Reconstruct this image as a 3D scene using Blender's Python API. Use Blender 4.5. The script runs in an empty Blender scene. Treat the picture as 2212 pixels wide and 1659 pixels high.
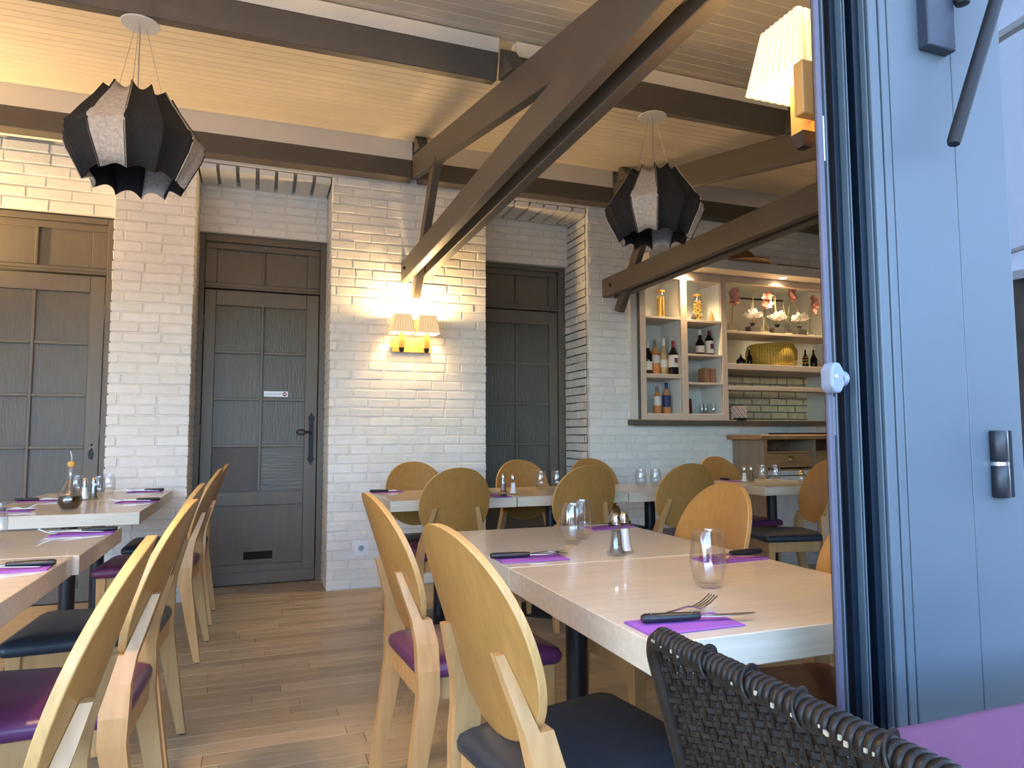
import bpy, bmesh, math, random
from mathutils import Vector, Matrix
random.seed(7)
PI = math.pi
scn = bpy.context.scene
C = scn.collection

# ------------------------------------------------------------------ camera, world, exposure
cam_d = bpy.data.cameras.new('camera')
cam_d.lens = 36.0 * 1490.0 / 2212.0
cam_d.sensor_width = 36.0
cam_d.clip_start = 0.02
cam = bpy.data.objects.new('camera', cam_d)
C.objects.link(cam)
yaw, pitch, roll = math.radians(20.2), math.radians(4.335), math.radians(-0.16)
fw = Vector((math.sin(yaw) * math.cos(pitch), math.cos(yaw) * math.cos(pitch), math.sin(pitch)))
rt = Vector((math.cos(yaw), -math.sin(yaw), 0))
up = rt.cross(fw)
r2 = math.cos(roll) * rt + math.sin(roll) * up
u2 = -math.sin(roll) * rt + math.cos(roll) * up
mt = Matrix((r2, u2, -fw)).transposed().to_4x4()
mt.translation = Vector((0, 0, 1.10))
cam.matrix_world = mt
scn.camera = cam

scn.view_settings.view_transform = 'Standard'
scn.view_settings.look = 'None'
scn.view_settings.gamma = 1.0
scn.view_settings.use_curve_mapping = False
scn.view_settings.exposure = 1.6

SKY = 0.95
LAMP = 0.85
w = bpy.data.worlds.new('sky')
scn.world = w
w.use_nodes = True
wn, wl = w.node_tree.nodes, w.node_tree.links
wn.clear()
wo = wn.new('ShaderNodeOutputWorld')
bg = wn.new('ShaderNodeBackground')
sk = wn.new('ShaderNodeTexSky')
sk.sky_type = 'NISHITA'
sk.sun_disc = False
sk.sun_elevation = math.radians(42)
sk.sun_rotation = math.radians(20)
sk.air_density = 1.0
sk.dust_density = 1.5
bg.inputs[1].default_value = SKY
tint = wn.new('ShaderNodeMix'); tint.data_type = 'RGBA'; tint.blend_type = 'MULTIPLY'; tint.inputs[0].default_value = 1.0
tint.inputs[7].default_value = (.81, .94, 1.11, 1)
wl.new(sk.outputs[0], tint.inputs[6])
wl.new(tint.outputs[2], bg.inputs[0])
wl.new(bg.outputs[0], wo.inputs[0])

# ------------------------------------------------------------------ materials
MATS = {}
def mat(name, col, rough=0.6, metal=0.0, vary=0.0, nscale=8.0, stretch=(1, 1, 1), bump=0.0, bscale=60.0,
        col2=None, spec=0.5, trans=0.0, ior=1.45, emit=None, estr=0.0, rnd=0.0, coat=0.0, alpha=1.0, detail=4.0):
    m = bpy.data.materials.new(name)
    m.use_nodes = True
    n, l = m.node_tree.nodes, m.node_tree.links
    b = n['Principled BSDF']
    b.inputs['Base Color'].default_value = (*col, 1)
    b.inputs['Roughness'].default_value = rough
    b.inputs['Metallic'].default_value = metal
    b.inputs['Specular IOR Level'].default_value = spec
    b.inputs['IOR'].default_value = ior
    b.inputs['Transmission Weight'].default_value = trans
    b.inputs['Coat Weight'].default_value = coat
    b.inputs['Alpha'].default_value = alpha
    if emit:
        b.inputs['Emission Color'].default_value = (*emit, 1)
        b.inputs['Emission Strength'].default_value = estr
    tc = mp = None
    if vary or col2 or bump:
        tc = n.new('ShaderNodeTexCoord')
        mp = n.new('ShaderNodeMapping')
        mp.inputs['Scale'].default_value = stretch
        l.new(tc.outputs['Object'], mp.inputs['Vector'])
    last = None
    if rnd:
        oi = n.new('ShaderNodeObjectInfo')
        if mp:
            ad = n.new('ShaderNodeVectorMath'); ad.operation = 'ADD'
            sc_ = n.new('ShaderNodeMath'); sc_.operation = 'MULTIPLY'; sc_.inputs[1].default_value = 37.0
            l.new(oi.outputs['Random'], sc_.inputs[0])
            l.new(tc.outputs['Object'], ad.inputs[0])
            l.new(sc_.outputs[0], ad.inputs[1])
            l.new(ad.outputs[0], mp.inputs['Vector'])
    if vary or col2:
        nz = n.new('ShaderNodeTexNoise')
        nz.inputs['Scale'].default_value = nscale
        nz.inputs['Detail'].default_value = detail
        l.new(mp.outputs['Vector'], nz.inputs['Vector'])
        rp = n.new('ShaderNodeValToRGB')
        c2 = col2 if col2 else tuple(max(0, c * (1 - vary)) for c in col)
        c1 = col if col2 else tuple(min(1, c * (1 + vary)) for c in col)
        rp.color_ramp.elements[0].position = 0.32
        rp.color_ramp.elements[1].position = 0.68
        rp.color_ramp.elements[0].color = (*c2, 1)
        rp.color_ramp.elements[1].color = (*c1, 1)
        l.new(nz.outputs['Fac'], rp.inputs['Fac'])
        last = rp.outputs['Color']
    if rnd:
        hs = n.new('ShaderNodeHueSaturation')
        hs.inputs['Color'].default_value = (*col, 1)
        if last: l.new(last, hs.inputs['Color'])
        mr = n.new('ShaderNodeMapRange')
        mr.inputs[3].default_value = 1 - rnd
        mr.inputs[4].default_value = 1 + rnd
        l.new(oi.outputs['Random'], mr.inputs[0])
        l.new(mr.outputs[0], hs.inputs['Value'])
        last = hs.outputs['Color']
    if last: l.new(last, b.inputs['Base Color'])
    if bump:
        bz = n.new('ShaderNodeTexNoise')
        bz.inputs['Scale'].default_value = bscale
        bz.inputs['Detail'].default_value = 3
        l.new(mp.outputs['Vector'], bz.inputs['Vector'])
        bp = n.new('ShaderNodeBump')
        bp.inputs['Strength'].default_value = bump
        bp.inputs['Distance'].default_value = 0.004
        l.new(bz.outputs['Fac'], bp.inputs['Height'])
        l.new(bp.outputs['Normal'], b.inputs['Normal'])
    MATS[name] = m
    return m

WHITE = mat('painted_brick', (.74, .72, .66), .55, vary=.04, nscale=14, bump=.5, bscale=70, rnd=.05)
MORTAR = mat('painted_mortar', (.68, .655, .59), .75, vary=.06, nscale=20, bump=.4)
YBRICK = mat('yellow_brick', (.92, .73, .42), .7, vary=.12, nscale=20, bump=.4, rnd=.10)
YMORT = mat('grey_mortar', (.26, .23, .19), .9)
PLASTER = mat('plaster', (.66, .62, .55), .7, vary=.03)
DOORP = mat('taupe_door_paint', (.120, .103, .079), .42, vary=.05, nscale=3, bump=.08, bscale=20, stretch=(8, 8, 1))
DOORPANE = mat('painted_ribbed_pane', (.090, .080, .063), .38, vary=.07, nscale=60, stretch=(1, 1, .15), bump=.8, bscale=90)
DOORPANEH = mat('painted_wavy_pane', (.104, .094, .076), .36, vary=.12, nscale=40, stretch=(.08, 1, 1), bump=.9, bscale=80)
DOORBROWN = mat('brown_board_pane', (.083, .066, .057), .55, vary=.05)
BEAM = mat('taupe_beam_paint', (.094, .078, .062), .5, vary=.07, nscale=5, stretch=(3, .4, 6), bump=.12, bscale=14)
CEIL = mat('cream_board_paint', (.68, .60, .47), .5, vary=.03, nscale=3, rnd=.03)
CEILGAP = mat('ceiling_groove', (.66, .59, .47), .8)
FASCIA = mat('cream_fascia_paint', (.68, .63, .54), .5, vary=.03, nscale=4)
BLACK = mat('dark_gap', (.008, .007, .006), .9)
OAKT = mat('light_oak_laminate', (.60, .52, .395), .30, col2=(.50, .43, .315), nscale=7, stretch=(.55, 9, 9), bump=.05, bscale=60, spec=.5, rnd=.02, detail=7, coat=.35)
CHAIR = mat('beech_veneer', (.34, .175, .046), .36, col2=(.285, .143, .037), nscale=7, stretch=(9, 9, .5), rnd=.05, detail=6)
CHAIRL = mat('beech_solid', (.47, .275, .110), .38, col2=(.385, .215, .082), nscale=6, stretch=(8, 8, .6), rnd=.05, detail=6)
CHAIRE = mat('plywood_edge', (.53, .30, .105), .4, col2=(.44, .245, .082), nscale=30, stretch=(1, 6, 1))
PURPV = mat('purple_vinyl', (.088, .021, .075), .34, vary=.04, bump=.06, bscale=160)
MARV = mat('burgundy_vinyl', (.075, .014, .028), .36, vary=.04, bump=.06, bscale=160)
BLKV = mat('black_vinyl', (.018, .026, .038), .40, vary=.05, bump=.06, bscale=160)
BLKM = mat('black_metal', (.012, .013, .018), .35, spec=.5)
RUBBER = mat('black_rubber', (.01, .01, .01), .8)
PLANK = mat('worn_oak_plank', (.385, .32, .215), .42, col2=(.31, .25, .16), nscale=6, stretch=(.8, 9, 1), bump=.1, bscale=30, rnd=.18, detail=7)
FGAP = mat('floor_gap', (.05, .035, .02), .9)
STEEL = mat('steel', (.60, .60, .62), .22, metal=1)
CHROME = mat('chrome', (.72, .73, .75), .12, metal=1)
BRASS = mat('brass', (.55, .40, .15), .3, metal=1)
BLKP = mat('black_plastic', (.012, .013, .016), .38, bump=.1, bscale=200)
NAPK = mat('purple_paper', (.270, .085, .390), .85, vary=.05, nscale=60)
def thin_glass(name, tr, ior, rough):
    m = bpy.data.materials.new(name); m.use_nodes = True
    n, l = m.node_tree.nodes, m.node_tree.links; n.clear()
    o = n.new('ShaderNodeOutputMaterial'); mx = n.new('ShaderNodeMixShader'); g = n.new('ShaderNodeBsdfGlossy'); t = n.new('ShaderNodeBsdfTransparent'); f = n.new('ShaderNodeLayerWeight'); f.inputs[0].default_value = .5
    g.inputs['Roughness'].default_value = rough; t.inputs['Color'].default_value = (*tr, 1)
    pw_ = n.new('ShaderNodeMath'); pw_.operation = 'POWER'; pw_.inputs[1].default_value = 3.5
    ml_ = n.new('ShaderNodeMath'); ml_.operation = 'MULTIPLY_ADD'; ml_.inputs[1].default_value = .62; ml_.inputs[2].default_value = .075 * ior / 1.42
    l.new(f.outputs['Facing'], pw_.inputs[0]); l.new(pw_.outputs[0], ml_.inputs[0]); l.new(ml_.outputs[0], mx.inputs[0]); l.new(t.outputs[0], mx.inputs[1]); l.new(g.outputs[0], mx.inputs[2]); l.new(mx.outputs[0], o.inputs[0])
    return m
GLASS = thin_glass('clear_glass', (.965, .97, .975), 1.42, .02)
SHKG = thin_glass('shaker_glass', (.93, .95, .95), 1.5, .06)
SALT = mat('salt', (.85, .86, .88), .9)
PEPPER = mat('pepper', (.16, .13, .10), .9, vary=.4, nscale=200)
OIL = mat('dark_oil', (.030, .016, .006), .08, vary=.5, nscale=70)
CORK = mat('cork', (.60, .36, .10), .7, vary=.15, nscale=60)
FELTD = mat('charcoal_felt', (.014, .014, .016), .95, vary=.25, nscale=120, bump=.6, bscale=250)
FELTL = mat('light_grey_felt', (.42, .38, .335), .95, vary=.20, nscale=90, bump=.6, bscale=250)
CANOPY = mat('canopy_white', (.62, .60, .55), .45)
WIRE = mat('wire', (.45, .42, .38), .4, metal=.6)
ALU = mat('anthracite_aluminium', (.088, .112, .130), .42, vary=.05, nscale=2, bump=.03, bscale=300)
ALU2 = mat('lilac_aluminium_edge', (.082, .080, .115), .45, vary=.03, nscale=2)
GASK = mat('gasket_and_recess_black', (.0012, .0022, .005), .5, spec=.15)  # gasket black; on the channels it paints the shade of deep recesses
ALUD = mat('shade_dark_aluminium', (.005, .011, .019), .40, spec=.25)  # channel walls darkened in colour for their recess shade; hinge leaf shares it
BOXM = mat('navy_painted_metal', (.026, .034, .052), .4)
LOCK = mat('grey_plastic', (.20, .235, .30), .35)
DARKIRON = mat('dark_iron', (.014, .015, .018), .45, spec=.3)
WICK = mat('dark_wicker', (.0125, .0090, .0065), .36, spec=.28, vary=.4, nscale=30)
WICKW = mat('worn_wicker_spot', (.34, .29, .20), .7)
CLOTH = mat('purple_cloth', (.145, .058, .125), .85, vary=.05, nscale=4, bump=.15, bscale=400)
SCWOOD = mat('honey_oak', (.55, .29, .09), .38, col2=(.44, .22, .06), nscale=8, stretch=(6, 6, .6))
SHELFP = mat('beige_shelf_paint', (.56, .455, .36), .5, vary=.03)
SHELFIN = mat('pale_green_grey_shelf', (.72, .74, .69), .5, vary=.02)
SIDEW = mat('sideboard_wood', (.33, .185, .085), .42, col2=(.23, .12, .05), nscale=6, stretch=(.6, 6, 6))
SIDEP = mat('sideboard_side', (.27, .215, .155), .5, col2=(.22, .17, .12), nscale=4, stretch=(5, 5, .5))
WWASH = mat('whitewashed_wood', (.55, .53, .50), .6, col2=(.45, .43, .40), nscale=6, stretch=(6, 6, .4))
SOCK = mat('white_plastic', (.78, .79, .80), .35)
PAPERW = mat('white_sticker', (.82, .88, .90), .5)
RED = mat('red_print', (.35, .03, .06), .5)
GREYP = mat('grey_print', (.25, .32, .38), .6)
PAVE = mat('terrace_paving', (.50, .44, .35), .8, vary=.12, nscale=3)
STONE = mat('stone_wall', (.17, .13, .105), .9, col2=(.09, .075, .065), nscale=5, bump=.8, bscale=6)
LIGHTSTONE = mat('pale_render', (.75, .74, .72), .9)
WINE = mat('dark_wine_glass', (.006, .004, .006), .06)
ROSE = mat('rose_wine', (.62, .24, .085), .08, vary=.08)
WHITEWINE = mat('pale_wine', (.60, .40, .20), .08)
LABEL = mat('cream_label', (.72, .68, .62), .6)
LABELR = mat('label_print', (.16, .03, .10), .6)
LABELB = mat('navy_label', (.02, .025, .11), .5)
CAPR = mat('red_capsule', (.22, .012, .03), .4)
CAPG = mat('grey_capsule', (.22, .21, .20), .4)
CAPW = mat('white_capsule', (.75, .75, .75), .4)
CAPB = mat('navy_capsule', (.02, .025, .14), .4)
PASTA = mat('dry_pasta', (.72, .46, .10), .6, vary=.25, nscale=60)
PINK = mat('pink_petal', (.70, .36, .30), .7, vary=.15, nscale=40)
WHITEF = mat('white_petal', (.78, .77, .70), .7, vary=.05, nscale=40)
STEM = mat('dry_stem', (.45, .33, .14), .8)
GREENST = mat('green_stem', (.12, .15, .05), .8)
VASEB = mat('smoked_glass', (.055, .05, .048), .1)
CHEESE = mat('cheese_rind', (.58, .40, .07), .55, col2=(.48, .32, .05), nscale=45, stretch=(1, 1, .5), bump=.3, bscale=60)
CHEESED = mat('cheese_stamp', (.26, .17, .03), .7)
BROWNW = mat('brown_wood', (.20, .095, .035), .5, vary=.15, nscale=5)
BOXR = mat('terracotta_board', (.40, .19, .10), .7, vary=.08)
REDV = mat('dark_red_box', (.12, .012, .025), .5)
BULB = mat('bulb', (1, .85, .6), .4, emit=(1, .72, .36), estr=8)
BULBW = mat('downlight_lens', (1, .9, .7), .4, emit=(1, .80, .50), estr=11)

def shade_mat(name, estr, col):
    m = mat(name, (.82, .72, .53), .8)
    n, l = m.node_tree.nodes, m.node_tree.links
    b = n['Principled BSDF']
    b.inputs['Emission Color'].default_value = (*col, 1)
    b.inputs['Emission Strength'].default_value = estr
    return m
SHADE = shade_mat('pleated_shade_cloth', .13, (1, .56, .12))
SHADEIN = shade_mat('lit_shade_lining', .8, (1, .80, .48))
def pane_mat():
    m = bpy.data.materials.new('facade_glass'); m.use_nodes = True
    n, l = m.node_tree.nodes, m.node_tree.links
    n.clear()
    o = n.new('ShaderNodeOutputMaterial'); mx = n.new('ShaderNodeMixShader')
    g = n.new('ShaderNodeBsdfGlossy'); g.inputs['Roughness'].default_value = .01
    t = n.new('ShaderNodeBsdfTransparent'); t.inputs['Color'].default_value = (.80, .86, .86, 1)
    f = n.new('ShaderNodeFresnel'); f.inputs['IOR'].default_value = 2.5
    l.new(f.outputs[0], mx.inputs[0]); l.new(t.outputs[0], mx.inputs[1]); l.new(g.outputs[0], mx.inputs[2])
    l.new(mx.outputs[0], o.inputs[0])
    return m
PANE = pane_mat()
def stripe_mat():
    m = mat('striped_card', (.6, .6, .5), .6)
    n, l = m.node_tree.nodes, m.node_tree.links
    tc = n.new('ShaderNodeTexCoord'); mp = n.new('ShaderNodeMapping'); wv = n.new('ShaderNodeTexWave')
    mp.inputs['Rotation'].default_value = (0, math.radians(40), 0)
    wv.inputs['Scale'].default_value = 9; wv.bands_direction = 'X'
    rp = n.new('ShaderNodeValToRGB'); rp.color_ramp.interpolation = 'CONSTANT'
    rp.color_ramp.elements[0].color = (.33, .40, .27, 1)
    rp.color_ramp.elements[1].position = .45; rp.color_ramp.elements[1].color = (.75, .73, .68, 1)
    e = rp.color_ramp.elements.new(.8); e.color = (.45, .06, .07, 1)
    l.new(tc.outputs['Object'], mp.inputs[0]); l.new(mp.outputs[0], wv.inputs['Vector'])
    l.new(wv.outputs['Fac'], rp.inputs[0]); l.new(rp.outputs[0], n['Principled BSDF'].inputs['Base Color'])
    return m
STRIPE = stripe_mat()

# ------------------------------------------------------------------ mesh helpers
class MB:
    def __init__(s): s.v = []; s.f = []; s.mi = []
    def add(s, vs, fs, mi=0):
        o = len(s.v); s.v += [tuple(v) for v in vs]; s.f += [tuple(i + o for i in f) for f in fs]; s.mi += [mi] * len(fs)
        return s
    def hexa(s, p, mi=0):   # p: bottom loop of 4, top loop of 4
        return s.add(p, [(3, 2, 1, 0), (4, 5, 6, 7), (0, 1, 5, 4), (1, 2, 6, 5), (2, 3, 7, 6), (3, 0, 4, 7)], mi)
    def box(s, x0, x1, y0, y1, z0, z1, mi=0):
        return s.hexa([(x0, y0, z0), (x1, y0, z0), (x1, y1, z0), (x0, y1, z0), (x0, y0, z1), (x1, y0, z1), (x1, y1, z1), (x0, y1, z1)], mi)
    def loft(s, loops, cap=True, closed=False, mi=0):
        n = len(loops[0]); vs = [p for lp in loops for p in lp]; fs = []
        m = len(loops)
        for i in range(m if closed else m - 1):
            a, b = i * n, ((i + 1) % m) * n
            for j in range(n):
                k = (j + 1) % n
                fs.append((a + j, a + k, b + k, b + j))
        if cap and not closed:
            fs.append(tuple(reversed(range(n)))); fs.append(tuple(range((m - 1) * n, m * n)))
        return s.add(vs, fs, mi)
    def prism(s, poly, ax, a, b, mi=0):   # poly in the other two axes
        def P(u, v, t):
            return {'x': (t, u, v), 'y': (u, t, v), 'z': (u, v, t)}[ax]
        return s.loft([[P(u, v, a) for u, v in poly], [P(u, v, b) for u, v in poly]], mi=mi)
    def lathe(s, prof, n=20, cx=0, cy=0, z=0, mi=0, cap=True):
        lps = [[(cx + max(r, 1e-4) * math.cos(2 * PI * j / n), cy + max(r, 1e-4) * math.sin(2 * PI * j / n), z + h) for j in range(n)] for r, h in prof]
        return s.loft(lps, cap=cap, mi=mi)
    def tube(s, path, rad, n=8, mi=0, closed=False, flat=1.0):
        path = [Vector(p) for p in path]; m = len(path); lps = []
        up0 = None
        for i, p in enumerate(path):
            if closed: t = path[(i + 1) % m] - path[i - 1]
            else: t = path[min(i + 1, m - 1)] - path[max(i - 1, 0)]
            t.normalize()
            if up0 is None:
                up0 = Vector((0, 0, 1)) if abs(t.z) < .9 else Vector((0, 1, 0))
            u = (up0 - t * up0.dot(t)).normalized(); up0 = u
            vv = t.cross(u)
            r = rad[i] if isinstance(rad, (list, tuple)) else rad
            lps.append([p + (u * math.cos(2 * PI * j / n) * flat + vv * math.sin(2 * PI * j / n)) * r for j in range(n)])
        return s.loft(lps, closed=closed, mi=mi)
    def mesh(s, name, mats, smooth=False):
        me = bpy.data.meshes.new(name)
        me.from_pydata(s.v, [], s.f); 
        for m in (mats if isinstance(mats, (list, tuple)) else [mats]): me.materials.append(m)
        for p, i in zip(me.polygons, s.mi): p.material_index = i
        bm = bmesh.new(); bm.from_mesh(me); bmesh.ops.recalc_face_normals(bm, faces=bm.faces); bm.to_mesh(me); bm.free()
        if smooth:
            me.polygons.foreach_set('use_smooth', [True] * len(me.polygons))
            try: me.set_sharp_from_angle(angle=math.radians(40 if smooth is True else smooth))
            except Exception: pass
        me.update()
        return me
    def build(s, name, mats, parent=None, loc=None, rot=None, smooth=False, bevel=0, label=None, segs=2):
        return ob(name, s.mesh(name, mats, smooth), parent, loc, rot, bevel, label, segs)

def ob(name, me, parent=None, loc=None, rot=None, bevel=0, label=None, segs=2):
    o = bpy.data.objects.new(name, me); C.objects.link(o)
    if parent is not None: o.parent = parent
    if loc is not None: o.location = loc
    if rot is not None: o.rotation_euler = rot
    if bevel:
        b = o.modifiers.new('bevel', 'BEVEL'); b.width = bevel; b.segments = segs; b.limit_method = 'ANGLE'; b.angle_limit = math.radians(35)
    if label: o['label'] = label
    return o
def thing(name, label, cat, loc=(0, 0, 0), rz=0, group=None):
    o = bpy.data.objects.new(name, None); C.objects.link(o); o.empty_display_size = .05
    o.location = loc; o.rotation_euler = (0, 0, rz)
    return tag(o, label, cat, group)
def tag(o, label, cat, group=None):
    o['label'] = label; o['category'] = cat
    if group: o['group'] = group
    return o
def struct(o, label=None):
    o['kind'] = 'structure'
    if label: o['label'] = label
    return o
def stuff(o): o['kind'] = 'stuff'; return o
def dup(root, loc=None, rz=None, label=None, group=None):
    r = root.copy(); C.objects.link(r)
    if loc is not None: r.location = loc
    if rz is not None: r.rotation_euler = (0, 0, rz)
    if label: r['label'] = label
    if group: r['group'] = group
    for ch in list(root.children):
        c = ch.copy(); C.objects.link(c); c.parent = r
        for g in list(ch.children):
            d = g.copy(); C.objects.link(d); d.parent = c
    return r
def rrect(x0, x1, y0, y1, r, n=4):
    out = []
    for cx, cy, a in ((x1 - r, y1 - r, 0), (x0 + r, y1 - r, 90), (x0 + r, y0 + r, 180), (x1 - r, y0 + r, 270)):
        for k in range(n + 1):
            t = math.radians(a + 90 * k / n); out.append((cx + r * math.cos(t), cy + r * math.sin(t)))
    return out

# ================================================================== SETTING
YW = 5.17           # face of the brick piers
def zr(y): return 2.594 + .2123 * (y - 2.034)      # top of the rafters
SL = math.atan(.2123)
SLC = math.atan(.162)
def zc(y): return 3.020 + .162 * (y - 3.065)                     # underside of the ceiling boards

# ---- floor
fl = struct(MB().box(-4.2, 7, .88, 5.75, -.06, -.004).build('floor', FGAP), 'worn oak plank floor')
pl_cache = {}
planks = []
row = 0
yy = .90
while yy < 5.7:
    x = -4.2 + random.uniform(0, .5)
    while x < 6.9:
        L = random.choice((.45, .55, .65, .75, .9, 1.05))
        planks.append((x + L / 2, yy + .045, L)); x += L
    yy += .09
def plank_mesh(L):
    if L not in pl_cache:
        h, a, b = .045 - .0008, .0, .0015
        m = MB(); lx = L / 2 - .0008
        m.loft([[(-lx, -h, -.012), (lx, -h, -.012), (lx, h, -.012), (-lx, h, -.012)],
                [(-lx, -h, -b), (lx, -h, -b), (lx, h, -b), (-lx, h, -b)],
                [(-lx + b, -h + b, 0), (lx - b, -h + b, 0), (lx - b, h - b, 0), (-lx + b, h - b, 0)]])
        pl_cache[L] = m.mesh('plank', PLANK)
    return pl_cache[L]
def pl_key(p):
    x, y, L = p
    vis = 0 if (x > -.75 * y / 1.0 and x < .9 * y) else 3
    pen = 0 if (-.35 < x < .7) else 1.6
    return y + vis + pen + (3 if y < 1.6 else 0)
planks.sort(key=pl_key)
for x, y, L in planks[:290]:
    ob('plank', plank_mesh(L), fl, (x, y, random.uniform(-.0008, .0004)))
m = MB()
for x, y, L in planks[290:]:
    h = .0442
    m.box(x - L / 2 + .0008, x + L / 2 - .0008, y - h, y + h, -.012, -.0005)
stuff(m.build('planks', PLANK, fl))

# ---- bricks
br_cache = {}
def brick_mesh(L, H, mt_, var, D=.045):
    k = (round(L, 3), round(H, 4), mt_.name, var)
    if k not in br_cache:
        rg = random.Random(hash((round(L, 3), var, round(H, 4))) & 0xffff)
        a, b = L / 2, H / 2; c = .004
        j = lambda s=.0022: rg.uniform(-s, s)
        m_ = MB()
        outer = [(-a + j(), 0, -b + j()), (a + j(), 0, -b + j()), (a + j(), 0, b + j()), (-a + j(), 0, b + j())]
        back = [(x, D, z) for x, y, z in outer]
        mid = [(x, c, z) for x, y, z in outer]
        fr = [(x * (1 - c / a), j(.0015), z * (1 - c * 1.0 / b)) for x, y, z in outer]
        m_.loft([back, mid, fr])
        br_cache[k] = m_.mesh('brick', mt_)
    return br_cache[k]
def brick_run(parent, x0, x1, z0, z1, plane, pitch=.237, course=.0692, face='-y', mt_=WHITE, zoff=0.0, maxn=None, holes=(), phase=0.0, joint=.010):
    """lays bricks on a vertical face; along x for face -y, along y for face -x. returns count"""
    n = 0; r = 0; z = z0
    pieces = []
    while z < z1 - .02:
        h = min(course - joint, z1 - z - .004)
        off = (0, .5, .08, .56)[r % 4] * pitch + phase
        x = x0 - off
        while x < x1 - .01:
            a, b = max(x, x0), min(x + pitch - joint, x1)
            if random.random() < .06 and b - a > .2: b = a + .112; nx = a + .112 + joint
            else: nx = x + pitch
            if b - a > .018:
                mid = ((a + b) / 2, z + h / 2)
                bad = False
                for hx0, hx1, hz0, hz1 in holes:
                    if mid[1] > hz0 and mid[1] < hz1:
                        if a >= hx0 - .005 and b <= hx1 + .005: bad = True
                        elif a < hx0 < b and b <= hx1: b = hx0
                        elif a < hx1 < b and a >= hx0: a = hx1
                        elif a < hx0 and b > hx1: b = hx0
                if not bad and b - a > .018: pieces.append((a, b, z, h))
            x = nx
        z += course; r += 1
    for a, b, z, h in pieces:
        L = round((b - a) / .012) * .012
        L = max(L, .018)
        me = brick_mesh(L, round(h, 3), mt_, random.randrange(3))
        cx_ = (a + b) / 2
        pr = plane + random.uniform(-.003, .002)
        if face == '-y': ob('brick', me, parent, (cx_, pr, z + h / 2))
        elif face == '-x': ob('brick', me, parent, (pr, cx_, z + h / 2), (0, 0, -PI / 2))
        elif face == '+x': ob('brick', me, parent, (pr, cx_, z + h / 2), (0, 0, PI / 2))
    return len(pieces)
def reveal_stuff(parent, y0, y1, z0, z1, xf, sgn, course=.0692):
    m_ = MB(); z = z0; r = 0
    while z < z1 - .02:
        h = min(course - .011, z1 - z - .004)
        cut = y0 + (.105 if r % 2 else .225)
        for a, b in ((y0 + .003, cut - .005), (cut + .005, y1)):
            if b - a > .02:
                m_.box(min(xf, xf + sgn * .03), max(xf, xf + sgn * .03), a, b, z, z + h)
        z += course; r += 1
    o = m_.build('reveal_bricks', WHITE, parent, bevel=.003, segs=1); stuff(o); return o
G = .0045
wall1 = struct(MB().box(-.935 + G, -.441 - G, YW + G, 5.9, 0, 3.02).build('wall_back', MORTAR), 'white painted brick pier between the first two grey doors')
brick_run(wall1, -.935, -.441, 0.005, 3.02, YW, phase=.04)
reveal_stuff(wall1, YW, 5.6, .005, 3.02, -.441, -1)
wall2 = struct(MB().box(.482 + G, 1.684 - G, YW + G, 5.9, 0, 3.06).build('wall_back', MORTAR), 'white painted brick pier carrying the double wall lamp')
brick_run(wall2, .482, 1.684, 0.005, 3.05, YW, phase=.06)
reveal_stuff(wall2, YW, 5.6, .005, 3.05, .482, 1)
reveal_stuff(wall2, YW, 5.6, .005, 3.05, 1.684, -1)
NX0, NX1, NZ0, NZ1 = 2.985, 5.36, 1.19, 2.62
w3 = MB()
w3.box(2.588 + G, NX0, YW + G, 5.9, 0, 3.06); w3.box(NX0, 7, YW + G, 5.9, 0, NZ0); w3.box(NX0, 7, YW + G, 5.9, NZ1, 3.06); w3.box(NX1, 7, YW + G, 5.9, NZ0, NZ1)
wall3 = struct(w3.build('wall_back', MORTAR), 'white painted brick wall around the shelf niche')
brick_run(wall3, 2.588, NX0, .005, 3.05, YW, phase=.10)
brick_run(wall3, NX0, 4.2, .005, NZ0, YW, phase=.06)
brick_run(wall3, NX0, 5.2, NZ1 + .03, 3.05, YW, phase=.02)
w3s = struct(MB().box(2.588 + G, 2.62, YW + .05, 5.64, 0, 3.05).build('wall_back', MORTAR), 'brick reveal beside the rightmost grey door')
brick_run(w3s, YW + .06, 5.64, .005, 3.05, 2.588, face='-x', phase=.05, joint=.006)
# spandrels
s1 = struct(MB().box(-2.6, -.94, 5.37 + G, 5.9, 2.632, 3.12).build('wall_back', MORTAR), 'white brick band above the leftmost grey door')
brick_run(s1, -2.6, -.936, 2.636, 3.10, 5.37, pitch=.268, course=.079, phase=.10)
s2 = struct(MB().box(-.45, .49, 5.55 + G, 5.9, 2.64, 3.12).build('wall_back', MORTAR), 'recessed white brick band above the middle grey door')
brick_run(s2, -.441, .482, 2.645, 3.09, 5.55, course=.064, phase=.09)
s3 = struct(MB().box(1.68, 2.6, 5.58 + G, 5.9, 2.62, 3.12).build('wall_back', MORTAR), 'recessed white brick band above the right grey door')
brick_run(s3, 1.684, 2.588, 2.625, 3.09, 5.58, course=.064, phase=.03)
for xa, xb, par in ((-.441, .482, s2), (1.684, 2.588, s3)):    # soldier bricks under the lintel, facing down
    n_ = int((xb - xa) / .118)
    for i in range(n_):
        ob('brick', brick_mesh(.107, .36, WHITE, i % 3), par, (xa + (i + .5) * (xb - xa) / n_, YW + .20, 3.035 + .0), (-PI / 2, 0, 0))
    ob('lintel_bed', MB().box(xa, xb, YW + .01, 5.6, 3.0405, 3.12).mesh('lintel_bed', MORTAR), par)
wl_ = struct(MB().box(-4.3, -2.6, YW, 5.9, 0, 3.05).build('wall_back', PLASTER), 'plain end of the back wall')
struct(MB().box(-4.3, 3.0, 5.76, 5.9, 0, 3.6).build('wall_back', PLASTER), 'unseen backing added behind the doors against light leaks')  # box added to stop sky light leaking in round the door frames
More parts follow.
